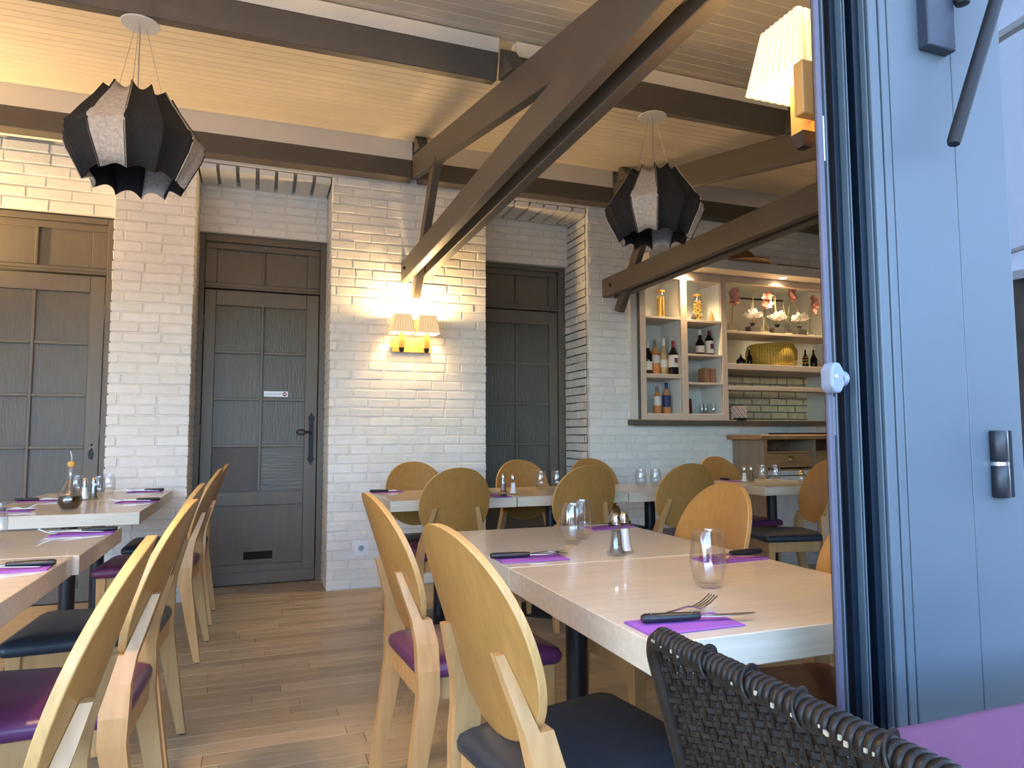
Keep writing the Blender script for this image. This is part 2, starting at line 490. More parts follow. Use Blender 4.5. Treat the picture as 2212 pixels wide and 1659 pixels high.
struct(MB().box(-4.3, 7.1, 5.20, 5.9, 3.122, 3.62).build('wall_back', BLACK), 'black block added above the wall head against light leaks')  # solid filler added against leaking sky, black in place of the gap's shade
struct(MB().box(-4.3, 7.1, 5.174, 5.22, 3.062, 3.5).build('wall_back', PLASTER), 'wall head behind the wall plate')
# side walls, facade shell, roof
struct(MB().box(-4.35, -4.2, .9, 5.9, 0, 3.6).build('wall_left', PLASTER))
struct(MB().box(7, 7.15, .9, 5.9, 0, 3.6).build('wall_right', PLASTER))
fr_ = MB()
fr_.box(-4.2, 7, .93, 1.03, 2.32, 2.62)
fr_.box(1.022, 1.40, .955, 1.03, 0, 2.33)
fr_.box(4.4, 7, .93, 1.03, 0, 2.33)
struct(fr_.build('wall_front', PLASTER), 'facade wall and header')

# ---- ceiling: backing and boards running along the wall
def slab(x0, x1, y0, y1, dz0, dz1):
    return [(x0, y0, zc(y0) + dz0), (x1, y0, zc(y0) + dz0), (x1, y1, zc(y1) + dz0), (x0, y1, zc(y1) + dz0),
            (x0, y0, zc(y0) + dz1), (x1, y0, zc(y0) + dz1), (x1, y1, zc(y1) + dz1), (x0, y1, zc(y1) + dz1)]
ceil = struct(MB().hexa(slab(-4.3, 7.1, .7, 5.9, .016, .09)).build('ceiling', CEILGAP), 'sloping cream boarded ceiling')
bw = .085
bm_ = MB()
for_prof = [(-bw / 2 + .001, .016), (-bw / 2 + .0008, .004), (-bw / 2 + .0035, 0), (bw / 2 - .0035, 0), (bw / 2 - .0008, .004), (bw / 2 - .001, .016)]
bm_.prism(for_prof, 'x', -4.25, 7.05)
bme = bm_.mesh('ceiling_board', CEIL)
y = 1.05
while y < 5.5:
    ob('ceiling_board', bme, ceil, (0, y, zc(y)), (SLC, 0, 0))
    y += bw * math.cos(SLC)

# ---- timbers
def timber(o, label): return tag(o, label, 'beam')
# wall plate purlin
pw = thing('purlin', 'dark taupe purlin running along the top of the brick wall', 'beam', (0, 0, 0))
for a, b in ((-4.2, -1.66), (-1.60, 1.055), (1.115, 2.775), (2.835, 7.0)):
    MB().box(a, b, 5.05, 5.17, 3.055, 3.195).build('timber', BEAM, pw, bevel=.004, segs=1)
    MB().box(a, b, 5.052, 5.17, 3.196, zc(5.05) - .0).build('filler_board', FASCIA, pw, label='cream board above the timber')
# purlin nearer the opening
def purlin(yc, label, segs):
    p = thing('purlin', label, 'beam', (0, yc, zr(yc)))
    for a, b in segs:
        o = MB().box(a, b, -.037, .037, 0, .132).build('timber', BEAM, p, rot=(SL, 0, 0), bevel=.004, segs=1)
        o = MB().box(a, b, -.036, .036, .132, .199).build('filler_board', FASCIA, p, rot=(SL, 0, 0), label='cream board above the timber')
    return p
purlin(3.065, 'dark taupe purlin crossing the ceiling with both pendant lamps on it', ((-4.2, 1.04), (1.13, 2.775), (2.835, 7.0)))
purlin(1.35, 'dark taupe purlin just inside the glazed front', ((-4.2, 1.055), (1.115, 2.775), (2.835, 7.0)))

def truss(x0, label, clamp):
    t = thing('roof_truss', label, 'roof truss', (x0, 0, 0))
    # double tie beam
    for a, tagn in ((0, 'l'), (.115, 'r')):
        o = MB().box(a, a + .055, 1.03, YW - .002, 2.272, 2.428).build('tie_plank', BEAM, t, bevel=.004, segs=1)
    # rafter
    ya, yb = 1.04, 5.12
    h = .172
    MB().hexa([(.057, ya, zr(ya) - h), (.113, ya, zr(ya) - h), (.113, yb, zr(yb) - h), (.057, yb, zr(yb) - h),
               (.057, ya, zr(ya)), (.113, ya, zr(ya)), (.113, yb, zr(yb)), (.057, yb, zr(yb))]).build('rafter', BEAM, t, bevel=.004, segs=1)
    # strut, passing between the planks and poking out below
    za, zb = 2.12, zr(4.45) - h - .002
    y0, y1 = 5.02, 4.42
    k = (y1 - y0) / (zb - za)
    def yz(z, s): return (y0 + k * (z - za) + s)
    MB().hexa([(.058, yz(za, -.030), za), (.112, yz(za, -.030), za), (.112, yz(za, .055), za + .03), (.058, yz(za, .055), za + .03),
               (.058, yz(zb, -.055), zb - .012), (.112, yz(zb, -.055), zb - .012), (.112, yz(zb, .055), zb + .008), (.058, yz(zb, .055), zb + .008)]).build('strut', BEAM, t, bevel=.003, segs=1)
    MB().box(.05, .12, 4.30, 4.53, zr(4.42) - h - .016, zr(4.42) - h - .002).build('bearing_plate', BEAM, t)
    for yc in (3.065, 5.0):
        c_ = MB(); z0 = zr(yc) + .002
        c_.prism([(yc - .046, zr(yc - .046) + .001), (yc - .24, zr(yc - .24) + .001), (yc - .046 - .03, zr(yc) + .135)], 'x', .045, .125)
        c_.build('cleat', BEAM, t)
    for a in (-.012, .17):
        MB().lathe([(.0, 0), (.014, 0), (.014, .012), (.006, .016)], 10).build('bolt', DARKIRON, t, loc=(a if a > 0 else 0, 5.02, 2.35), rot=(0, PI / 2 if a > 0 else -PI / 2, 0))
    return t
truss(1.0, 'taupe roof truss with double tie beam in the middle of the room', 1)
truss(2.72, 'taupe roof truss at the right in front of the shelf niche', 0)

# ---- doors
def door(name, x0, x1, y, zt, label, leaf_x0, leaf_x1, mull, pane_l, pane_r, hinge_side, rows, special=None, transom=(2.27, 2.53)):
    d = struct(bpy.data.objects.new(name, None), label); C.objects.link(d); d.location = (0, y, 0)
    f = MB()
    jw = .05
    f.box(x0, leaf_x0, 0, .10, 0, zt); f.box(leaf_x1, x1, 0, .10, 0, zt)
    f.box(leaf_x0, leaf_x1, 0, .10, transom[1] + .05, zt); f.box(leaf_x0, leaf_x1, 0, .10, 2.222, transom[0] - .03)
    f.build('door_frame', DOORP, d, bevel=.004, segs=1)
    tr = MB()
    tr.box(leaf_x0, leaf_x1, .02, .06, transom[0] - .03, transom[0]); tr.box(leaf_x0, leaf_x1, .02, .06, transom[1], transom[1] + .05)
    tr.box(leaf_x0, pane_l, .02, .06, transom[0], transom[1]); tr.box(pane_r, leaf_x1, .02, .06, transom[0], transom[1])
    tr.box(mull - .010, mull + .010, .018, .06, transom[0], transom[1])
    tr.build('transom_frame', DOORP, d, bevel=.004, segs=1)
    for a, b in ((pane_l, mull - .010), (mull + .010, pane_r)):
        MB().box(a, b, .042, .055, transom[0], transom[1]).build('transom_panel', DOORP, d)
    g = .004
    lf = MB()
    L0, L1 = leaf_x0 + g, leaf_x1 - g
    zb, ztop = .008, 2.214
    ys, yt = .014, .056
    lf.box(L0, pane_l, ys, yt, zb, ztop); lf.box(pane_r, L1, ys, yt, zb, ztop)
    lf.box(pane_l, pane_r, ys, yt, 2.096, ztop); lf.box(pane_l, pane_r, ys, yt, .585, .69); lf.box(pane_l, pane_r, ys, yt, zb, .15)
    lf.build('door_leaf', DOORP, d, bevel=.004, segs=1)
    bars = MB()
    bars.box(mull - .011, mull + .011, ys + .004, yt, .69, 2.096)
    for z in rows[1:-1]:
        bars.box(pane_l, mull - .011, ys + .004, yt, z - .011, z + .011); bars.box(mull + .011, pane_r, ys + .004, yt, z - .011, z + .011)
    bars.build('glazing_bars', DOORP, d, bevel=.003, segs=1)
    for i in range(len(rows) - 1):
        z1, z0 = rows[i], rows[i + 1]
        for k, (a, b) in enumerate(((pane_l, mull - .011), (mull + .011, pane_r))):
            mm = DOORPANE
            if special and i == 3: mm = (DOORBROWN, DOORPANEH)[k]
            zz0 = z0 + (.011 if i < len(rows) - 2 else 0); zz1 = z1 - (.011 if i else 0)
            MB().box(a, b, .038, .05, zz0, zz1).build('pane', mm, d)
    MB().box(pane_l, pane_r, .034, .05, .15, .585).build('lower_panel', DOORP, d)
    MB().box(L0, L1, ys - .012, ys, zb, .098).build('kick_board', DOORP, d, bevel=.002, segs=1)
    hx = leaf_x0 if hinge_side < 0 else leaf_x1
    for z in (1.96, 1.14, .3):
        MB().lathe([(.003, -.055), (.007, -.05), (.007, -.004), (.0085, 0), (.007, .004), (.007, .05), (.003, .055)], 10).build('hinge', DOORP, d, loc=(hx, .006, z), smooth=True)
    return d
R_ = (2.096, 1.742, 1.386, 1.034, .69)
d2 = door('door_2', -.465, .484, 5.585, 2.64, 'grey panelled door with a vent slot and a small white sign', -.402, .437, .015, -.318, .338, -1, R_, special=True)
# vent slot, handle, sign on door 2
v = MB()
v.box(-.105, .147, -.002 + .03, .036, .165, .26)
v.build('vent_plate', DOORP, d2)
MB().box(-.08, .125, .024, .034, .184, .242).build('vent_opening', BLACK, d2)
hp = MB()
hp.prism([(.372, .95), (.372, 1.22), (.366, 1.225), (.366, 1.25), (.390, 1.29), (.414, 1.25), (.414, 1.225), (.408, 1.22), (.408, .95), (.418, .93), (.39, .88), (.362, .93)], 'y', .006, .016)
hpo = hp.build('handle_plate', DARKIRON, d2)
ring = []
for k in range(17):
    t = 2 * PI * k / 16
    ring.append((.310 + .030 * math.cos(t) * -1, -.035, 1.137 + .017 * math.sin(t) * (1 if True else 1)))
hd = MB(); hd.tube([(.312 - .033 * math.cos(2 * PI * k / 18), -.038, 1.137 + .018 * math.sin(2 * PI * k / 18)) for k in range(18)], .0055, 6, closed=True)
hd.tube([(.343, -.038, 1.137), (.365, -.036, 1.137), (.390, -.036, 1.136)], [.0055, .006, .010], 8)
hd.tube([(.390, -.036, 1.136), (.390, .010, 1.136)], [.012, .009], 8)
hd.build('door_handle', DARKIRON, d2, smooth=True, label='dark iron loop handle')
sg = thing('door_sign', 'small white sign with a no entry symbol on the grey door', 'sign', (.125, 5.585 + .034, 1.430))
MB().box(-.088, .088, -.003, .003, -.021, .021).build('sign_plate', PAPERW, sg)
MB().lathe([(0, 0), (.016, 0), (.016, .0012), (0, .0012)], 24).build('red_disc', RED, sg, loc=(.064, -.0029, 0), rot=(PI / 2, 0, 0))
MB().box(.053, .075, -.0052, -.004, -.0032, .0032).build('white_bar', PAPERW, sg)
def text(name, body, size, mt_, parent, loc, rot, align='CENTER', ext=.0004):
    cu = bpy.data.curves.new(name, 'FONT'); cu.body = body; cu.size = size; cu.align_x = align; cu.align_y = 'CENTER'; cu.extrude = ext; cu.resolution_u = 3
    tmp = bpy.data.objects.new(name, cu); C.objects.link(tmp)
    bpy.context.view_layer.update()
    me = bpy.data.meshes.new_from_object(tmp.evaluated_get(bpy.context.evaluated_depsgraph_get()))
    C.objects.unlink(tmp); bpy.data.objects.remove(tmp)
    me.materials.clear(); me.materials.append(mt_)
    return ob(name, me, parent, loc, rot)
text('lettering', 'entrée interdite', .0185, GREYP, sg, (-.020, -.0036, 0), (PI / 2, 0, 0))
d1 = door('door_1', -1.93, -.962, 5.40, 2.62, 'leftmost grey panelled door behind the oil bottle table', -1.87, -1.012, -1.437, -1.765, -1.108, 1, R_)
for z, r in ((1.05, .007), (1.02, .006), (.955, .006)):
    MB().lathe([(0, 0), (r, 0), (r, .003), (0, .003)], 10).build('screw_hole', BLACK, d1, loc=(-1.060, .0135, z), rot=(PI / 2, 0, 0))
MB().prism([(-.013, -.026), (.013, -.026), (.017, 0), (.013, .024), (0, .034), (-.013, .024), (-.017, 0)], 'y', 0, .006).build('keyhole_plate', DARKIRON, d1, loc=(-1.062, .009, .985))
d3 = door('door_3', 1.66, 2.588, 5.64, 2.62, 'grey panelled door half hidden behind the brick pier', 1.72, 2.524, 2.128, 1.83, 2.438, -1, R_)
MB().lathe([(0, 0), (.009, 0), (.011, .012), (.004, .018)], 12).build('door_knob', BRASS, d3, loc=(2.482, .012, 1.105), rot=(PI / 2, 0, 0), label='small brass knob')

# ---- socket on pier
so = thing('wall_socket', 'white double wall socket low on the brick pier', 'socket', (.725, YW - .006, .292))
MB().prism(rrect(-.056, .056, -.056, .056, .008), 'y', -.008, .004).build('cover_plate', SOCK, so, bevel=.002, segs=1)
for sx in (-.0, ):
    MB().lathe([(0, 0), (.020, 0), (.020, .002), (0, .002)], 18).build('socket_well', GREYP, so, loc=(.0, -.0075, 0), rot=(PI / 2, 0, 0))

# ---- terrace outside
struct(MB().box(-14, 14, -13, .878, -.08, -.002).build('floor', PAVE), 'terrace paving outside')
struct(MB().box(-14, 14, -13.4, -13, 0, 2.2).build('wall_opposite', STONE), 'dark stone wall across the terrace')
struct(MB().box(-14, 14, -13.45, -12.95, 2.2, 2.5).build('trim_1', LIGHTSTONE), 'pale coping on the stone wall')

# ================================================================== LAMPS
def sconce(loc, rz, label, pw=1.0, plate=.148):
    """double wall lamp; local wall plane y=0, lamp sticks out to -y, z=0 is the bottom rim of the shades"""
    s = thing('wall_lamp', label, 'lamp', loc, rz, None)
    MB().box(-.148, plate, -.028, -.002, -.130, -.020).build('back_plate', SCWOOD, s, bevel=.002, segs=1)
    for sx in (-.094, .094):
        MB().box(-.022, .022, -.028 - .002, -.027, -.098, -.050).build('mount_square', SCWOOD, s, loc=(sx + .045 * (-1 if sx > 0 else -1), 0, 0))
        p = MB().box(-.0185, .0185, -.0185, .0185, -.110, .004).build('post', SCWOOD, s, loc=(sx, -.12, 0), bevel=.0015, segs=1)
        tp = MB(); tp.hexa([(-.012, -.012, -.140), (.012, -.012, -.140), (.012, .012, -.140), (-.012, .012, -.140), (-.0187, -.0187, -.109), (.0187, -.0187, -.109), (.0187, .0187, -.109), (-.0187, .0187, -.109)])
        tp.build('metal_tip', DARKIRON, p)
        MB().tube([(0, .095, -.085), (0, .015, -.085), (0, .006, -.085)], [.006, .006, .009], 8).build('arm', CHROME, p, smooth=True)
        bh = MB(); bh.lathe([(.013, .004), (.013, .022), (.021, .024), (.021, .029), (.013, .031), (.013, .045)], 16)
        bh.build('bulb_holder', SOCK, p, smooth=True)
        bb = MB(); bb.lathe([(.006, .045), (.010, .055), (.017, .074), (.016, .088), (.008, .100), (0, .104)], 14)
        bb.build('bulb', BULB, p, smooth=True)
        # pleated square shade, wider at the bottom; outer cloth and lit lining
        def ring(hw, hd, z, amp, seg=16):
            out = []
            cs = [(-hw, -hd), (hw, -hd), (hw, hd), (-hw, hd)]
            for i in range(4):
                a, b = Vector((*cs[i], 0)), Vector((*cs[(i + 1) % 4], 0))
                nrm = Vector(((b - a).y, -(b - a).x, 0)).normalized()
                for k in range(seg):
                    t = k / seg
                    out.append(a.lerp(b, t) + nrm * (amp if k % 2 else 0) + Vector((0, 0, z)))
            return out
        sh = MB()
        b0, t0 = (.086, .082), (.060, .057)
        sh.loft([ring(*b0, 0, .0036), ring(*t0, .137, .0028)], cap=False)
        so_ = sh.build('lamp_shade', SHADE, s, loc=(sx, -.12, 0))
        li = MB(); li.loft([ring(b0[0] - .002, b0[1] - .002, .001, 0, 2), ring(t0[0] - .002, t0[1] - .002, .136, 0, 2)], cap=False)
        li.build('shade_lining', SHADEIN, so_)
        ld = bpy.data.lights.new('bulb_light', 'POINT'); ld.energy = 9.0 * LAMP * pw; ld.color = (1, .66, .30); ld.shadow_soft_size = .02
        lo = bpy.data.objects.new('bulb_light', ld); C.objects.link(lo); lo.parent = s; lo.location = (sx, -.12, .130)
    return s
sconce((1.080, YW, 1.866), 0, 'double wall lamp with two lit pleated shades on the brick pier')
sconce((1.200, 1.033, 1.866), PI, 'double wall lamp with a bright shade beside the blue door stack', .7, .205)
sconce((-2.55, YW, 1.95), 0, 'double wall lamp left of the leftmost door', 5.0)
sconce((-2.2, 1.033, 2.47), PI, 'unseen double wall lamp added on the front wall to light the ceiling', 1.6)  # added out of view for more warm light on the ceiling
sconce((-.9, 1.033, 2.47), PI, 'unseen double wall lamp added on the header to warm the ceiling', 6.0)  # strong lamp added out of view to brighten the middle of the ceiling

# ---- pendant felt lamps
def pendant(loc, rz, label):
    """origin at the underside of the purlin"""
    p = thing('pendant_lamp', label, 'pendant lamp', loc, rz, None)
    cm = MB(); cm.lathe([(.0, -.006), (.071, -.006), (.074, -.002), (.050, .008), (.048, .012), (0, .012)], 28)
    cm.build('ceiling_canopy', CANOPY, p, smooth=True)
    zt, ze, zb = 2.480 - loc[2], 2.274 - loc[2], 2.108 - loc[2]
    for k in range(3):
        a = 2 * PI * k / 3 + .5
        MB().tube([(.022 * math.cos(a), .022 * math.sin(a), -.006), (.105 * math.cos(a), .105 * math.sin(a), zt - .01)], .0011, 5).build('suspension_wire', WIRE, p)
    MB().tube([(0, 0, -.006), (.004, .002, -.15), (.0, 0, zt - .02)], .0026, 6).build('cord', WIRE, p)
    MB().lathe([(0, zt - .10), (.022, zt - .10), (.022, zt - .03), (.008, zt - .02), (0, zt - .02)], 14).build('lamp_socket', BLKP, p)
    prof = [(.110, zt), (.142, zt - .055), (.182, zt - .11), (.218, zt - .165), (.240, ze + .012), (.246, ze), (.240, ze - .012), (.227, ze - .05), (.198, ze - .105), (.168, zb)]
    N = 12
    for k in range(N):
        a0, a1 = 2 * PI * k / N, 2 * PI * (k + 1) / N
        mm = FELTL if k % 3 == 0 else FELTD
        cols = 8; vs = []; fs = []
        for i, (r, z) in enumerate(prof):
            for j in range(cols + 1):
                t = j / cols; u = abs(2 * t - 1)
                a = a0 + (a1 - a0) * t
                flare = (u ** 4) * .020 * (1 if i not in (5,) else .55)
                rr = r * math.cos(PI / N) / math.cos((t - .5) * 2 * PI / N) * .985 + flare
                zz = z
                if i == 0: zz = z - .022 * (1 - u ** 2)
                if i == len(prof) - 1: zz = z + .024 * (1 - u ** 2)
                vs.append((rr * math.cos(a), rr * math.sin(a), zz))
        for i in range(len(prof) - 1):
            for j in range(cols):
                q = i * (cols + 1) + j
                fs.append((q, q + 1, q + cols + 2, q + cols + 1))
        o = MB().add(vs, fs).build('felt_panel', mm, p, smooth=60, label='light grey felt panel' if mm is FELTL else 'charcoal felt panel')
        sd = o.modifiers.new('thick', 'SOLIDIFY'); sd.thickness = .004; sd.offset = -1
    return p
pz = zr(3.045) - .030
pendant((-.487, 3.045, pz), math.radians(240), 'large charcoal and grey felt pendant lamp at the upper left')
pendant((1.912, 3.045, pz), math.radians(212), 'charcoal and grey felt pendant lamp in front of the shelf niche')

# ================================================================== TABLES
def table(x0, x1, y0, y1, label, along='x', th=.058, group=None):
    cx, cy = (x0 + x1) / 2, (y0 + y1) / 2
    t = thing('dining_table', label, 'table', (cx, cy, 0), 0, group)
    a, b = (x1 - x0) / 2 - .0015, (y1 - y0) / 2 - .0015
    MB().box(-a, a, -b, b, .75 - th, .75).build('tabletop', OAKT, t, bevel=.002, segs=1)
    MB().lathe([(.036, .02), (.036, .75 - th - .012)], 24).build('column', BLKM, t, smooth=True)
    MB().lathe([(0, 0), (.235, 0), (.24, .004), (.24, .010), (.10, .024), (.05, .034), (0, .034)], 40).build('base', BLKM, t, smooth=True)
    MB().box(-.13, .13, -.13, .13, .75 - th - .012, .75 - th).build('top_bracket', BLKM, t)
    return t
table(.635, 1.375, 1.033, 1.757, 'light oak table nearest the blue doors with the front place setting')
table(.637, 1.380, 1.760, 2.497, 'light oak table joined behind the nearest one, with salt and pepper')
table(-1.235, -.511, 3.685, 4.41, 'light oak table at the left with the oil bottle on it')
table(-1.235, -.520, 4.413, 5.10, 'light oak table at the left against the brick wall')
table(-1.215, -.489, 2.405, 3.10, 'light oak table at the left with a glass near its edge')
table(-1.225, -.505, 1.690, 2.402, 'light oak table at the left edge nearest the camera')
table(-1.225, -.510, .985, 1.687, 'light oak table just outside the left of the picture')
table(.682, 1.418, 3.772, 4.490, 'light oak table in the rear row in front of the brick pier')
table(1.421, 2.150, 3.772, 4.490, 'light oak table in the rear row in front of the right grey door')
table(2.153, 2.880, 3.772, 4.490, 'light oak table in the rear row in front of the niche corner')
table(3.241, 3.960, 3.836, 4.560, 'light oak table in front of the wooden sideboard')

# ================================================================== CHAIRS  (local: faces +y, origin on the floor under the seat)
def lerp(a, b, t): return a + (b - a) * t
def chair_mesh():
    ms = {}
    # seat cushion
    out = []
    def seat_loop(inset, z, crown=0):
        pts = []
        base = rrect(-1, 1, -1, 1, .16, 5)
        for u, v_ in base:
            hw = lerp(.185, .222, (v_ + 1) / 2) - inset
            x = u * hw; yv = lerp(-.205, .225, (v_ + 1) / 2)
            yv = yv * (1 - inset / .22) + .01 * inset
            pts.append((x, yv, z))
        return pts
    m_ = MB(); m_.loft([seat_loop(.006, .436), seat_loop(0, .442), seat_loop(-.002, .458), seat_loop(.004, .472), seat_loop(.022, .481), seat_loop(.075, .487), seat_loop(.15, .489)])
    ms['seat'] = m_
    # seat frame
    m_ = MB()
    m_.box(-.168, .168, .168, .190, .372, .436)
    m_.box(-.155, .155, -.200, -.178, .378, .436)
    for sx in (-1, 1):
        m_.hexa([(sx * .150, -.19, .372), (sx * .172, -.19, .372), (sx * .198, .19, .372), (sx * .176, .19, .372),
                 (sx * .150, -.19, .436), (sx * .172, -.19, .436), (sx * .198, .19, .436), (sx * .176, .19, .436)])
    ms['seat_frame'] = m_
    for sx, nm in ((-1, 'fl'), (1, 'fr')):
        m_ = MB()
        def sq(cx, cy, h, z): return [(cx - h, cy - h, z), (cx + h, cy - h, z), (cx + h, cy + h, z), (cx - h, cy + h, z)]
        m_.loft([sq(sx * .186, .184, .0125, .004), sq(sx * .184, .182, .0175, .25), sq(sx * .182, .180, .0215, .436)])
        ms[nm] = m_
    for sx, nm in ((-1, 'rl'), (1, 'rr')):
        secs = [(.004, .190, -.262, -.234, .0125), (.20, .186, -.236, -.190, .0145), (.40, .183, -.212, -.152, .0165), (.46, .180, -.214, -.152, .0165),
                (.53, .166, -.214, -.152, .0165), (.592, .150, -.2225, -.166, .0155), (.5921, .150, -.2225, -.1935, .0155), (.66, .132, -.243, -.2185, .0130), (.720, .117, -.2605, -.2425, .0105)]
        m_ = MB(); lp = []
        for z, xc, yr, yf, t in secs:
            x_ = sx * xc
            lp.append([(x_ - t, yr, z), (x_ + t, yr, z), (x_ + t, yf, z), (x_ - t, yf, z)])
        m_.loft(lp); ms[nm] = m_
    # round bent-plywood back
    th = .018; R = .200; tilt = .33
    m_ = MB(); nr, na = 7, 56
    def bp(r, a, off):
        ex = 2.15
        ca, sa = math.cos(a), math.sin(a)
        k = 1 / ((abs(ca) ** ex + abs(sa) ** ex) ** (1 / ex))
        x = r * k * .196 * ca; v_ = r * k * .213 * sa
        yv = .030 * (x / .196) ** 2 + off
        z = .733 + v_ * .95; yy = -.258 - (z - .733) * tilt + yv
        return (x, yy, z)
    front = []; backv = []
    vs = []; fs = []
    def grid(off):
        base = len(vs); vs.append(bp(0, 0, off))
        for i in range(1, nr + 1):
            for j in range(na): vs.append(bp(i / nr, 2 * PI * j / na, off))
        for j in range(na): fs.append((base, base + 1 + j, base + 1 + (j + 1) % na))
        for i in range(nr - 1):
            for j in range(na):
                a = base + 1 + i * na; b = a + na; k = (j + 1) % na
                fs.append((a + j, b + j, b + k, a + k))
        return base + 1 + (nr - 1) * na
    b0 = grid(-.0005 + .0); nface = len(fs)
    b1 = grid(th)
    m_.add(vs, fs, 0)
    rim = [(b0 + j, b0 + (j + 1) % na, b1 + (j + 1) % na, b1 + j) for j in range(na)]
    m_.f += rim; m_.mi += [1] * na
    ms['backrest'] = m_
    m_ = MB(); m_.lathe([(0, 0), (.011, 0), (.011, .004), (0, .004)], 10); ms['glide'] = m_
    return ms
CM = chair_mesh()
ME = {}
for k, mm, sm in (('seat_frame', CHAIRL, False), ('fl', CHAIRL, False), ('fr', CHAIRL, False), ('rl', CHAIRL, False), ('rr', CHAIRL, False), ('backrest', [CHAIR, CHAIRE], 50), ('glide', RUBBER, False)):
    ME[k] = CM[k].mesh(k, mm, sm)
SEATS = {'purple': CM['seat'].mesh('seat', PURPV, 60), 'black': CM['seat'].mesh('seat', BLKV, 60), 'burgundy': CM['seat'].mesh('seat', MARV, 60)}
def make_chair():
    t = thing('dining_chair', 'x', 'chair')
    ob('seat', SEATS['purple'], t); ob('seat_frame', ME['seat_frame'], t, bevel=.002, segs=1); ob('backrest', ME['backrest'], t, bevel=.0025, segs=2)
    for nm, gx, gy in (('fl', -.186, .184), ('fr', .186, .184), ('rl', -.190, -.248), ('rr', .190, -.248)):
        l = ob('leg', ME[nm], t, bevel=.0025, segs=1)
        ob('foot_glide', ME['glide'], l, (gx, gy, 0))
    return t
proto = make_chair(); used = [False]
def chair(x, y, face, col, label, yaw=0):
    rz = {'+y': 0, '-x': PI / 2, '-y': PI, '+x': -PI / 2}[face] + math.radians(yaw)
    if not used[0]:
        used[0] = True; o = proto; o.location = (x, y, 0); o.rotation_euler = (0, 0, rz); o['label'] = label
    else:
        o = dup(proto, (x, y, 0), rz, label)
    for c in o.children:
        if c.name.split('.')[0] == 'seat': c.data = SEATS[col]
    o['group'] = 'round-backed dining chairs'
    return o
chair(-.478, 1.29, '-x', 'black', 'round-backed chair nearest the camera at the bottom left corner', 2)
chair(-.470, 2.04, '-x', 'purple', 'round-backed chair with purple seat, second from the camera at the left', -2)
chair(-.495, 2.74, '-x', 'black', 'round-backed chair with black seat, middle of the left row', -2)
chair(-.490, 3.985, '-x', 'purple', 'round-backed chair with purple seat, fourth from the camera at the left', -3)
chair(-.487, 4.68, '-x', 'black', 'round-backed chair with black seat beside the brick pier at the left', 0)
chair(.636, 1.325, '+x', 'black', 'round-backed chair with black seat at the near table, closest in the middle', 8)
chair(.622, 2.10, '+x', 'purple', 'round-backed chair with purple seat behind the closest one at the middle table', 4)
chair(1.280, 1.37, '-x', 'burgundy', 'round-backed chair with burgundy seat on the far side of the near table')
chair(1.262, 2.05, '-x', 'burgundy', 'round-backed chair facing the joined middle table from its right side', 0)
chair(1.010, 3.87, '+y', 'purple', 'round-backed chair seen from behind in front of the brick pier')
chair(1.780, 3.86, '+y', 'purple', 'round-backed chair seen from behind in front of the right grey door', 0)
chair(2.480, 3.86, '+y', 'purple', 'round-backed chair seen from behind below the right truss', -4)
chair(.975, 4.26, '-y', 'black', 'round-backed chair facing the camera beneath the wall lamp')
chair(1.735, 4.28, '-y', 'burgundy', 'round-backed chair facing the camera before the right grey door')
chair(2.330, 4.36, '-y', 'black', 'round-backed chair facing the camera beside the niche wall corner')
chair(3.460, 4.38, '-y', 'purple', 'round-backed chair facing the camera left of the sideboard')
chair(3.255, 3.70 - .02, '-x', 'black', 'round-backed chair with black seat turned sideways next to the blue door edge', -16)

# ================================================================== TABLE SETTINGS
TZ = .7505
def fork_mesh():
    m_ = MB()
    prof = [(-.10, .0045, .003), (-.095, .006, .003), (-.03, .0035, .007), (.02, .0028, .011), (.035, .005, .010), (.048, .0115, .006), (.062, .0125, .007)]
    lp = []
    for x, hw, z in prof: lp.append([(x, -hw, z), (x, hw, z), (x, hw, z + .0018), (x, -hw, z + .0018)])
    m_.loft(lp)
    for k in range(4):
        yc = -.0105 + k * .007
        l2 = []
        for x, z, hw in ((.060, .0068, .0022), (.080, .013, .0018), (.102, .024, .0012)):
            l2.append([(x, yc - hw, z), (x, yc + hw, z), (x, yc + hw, z + .0016), (x, yc - hw, z + .0016)])
        m_.loft(l2)
    return m_.mesh('fork', STEEL, 60)
def knife_meshes():
    h = MB(); lp = []
    for x, w_, t in ((-.118, .0075, .006), (-.112, .0105, .0085), (-.06, .0100, .0085), (-.015, .0085, .0075), (-.004, .0065, .0065)):
        lp.append([(x, w_ * math.cos(a), .0095 + t * math.sin(a)) for a in [2 * PI * j / 10 for j in range(10)]])
    h.loft(lp)
    b = MB(); lp = []
    for x, a, c in ((-.008, -.006, .006), (.008, -.007, .006), (.015, -.0095, .0065), (.07, -.0085, .0065), (.10, -.003, .0055), (.112, .003, .0045)):
        lp.append([(x, a, .0082), (x, c, .0082), (x, c, .0098), (x, a, .0098)])
    b.loft(lp)
    return h.mesh('handle', BLKP, 50), b.mesh('blade', STEEL, 50)
FORK = fork_mesh(); KH, KB = knife_meshes()
def rivets():
    m_ = MB()
    for x in (-.10, -.02): m_.lathe([(0, .0170), (.0028, .0170), (.0028, .0185), (0, .0185)], 8, cx=x)
    return m_.mesh('rivets', STEEL)
KR = rivets()
def nap_mesh():
    m_ = MB()
    m_.loft([[(-.10, -.047, z), (.10, -.047, z), (.10, .047, z), (-.10, .047, z)] for z in (0, .0016)])
    m_.loft([[(-.098, -.047, z), (.097, -.046, z), (.099, .045, z), (-.099, .046, z)] for z in (.0019, .0035)])
    # folded front edge
    pr = [(-.047 - .0017 * math.sin(t), .00175 - .00175 * math.cos(t)) for t in [PI * j / 6 for j in range(7)]]
    m_.prism(pr, 'x', -.10, .10)
    return m_.mesh('napkin', NAPK)
NAP = nap_mesh()
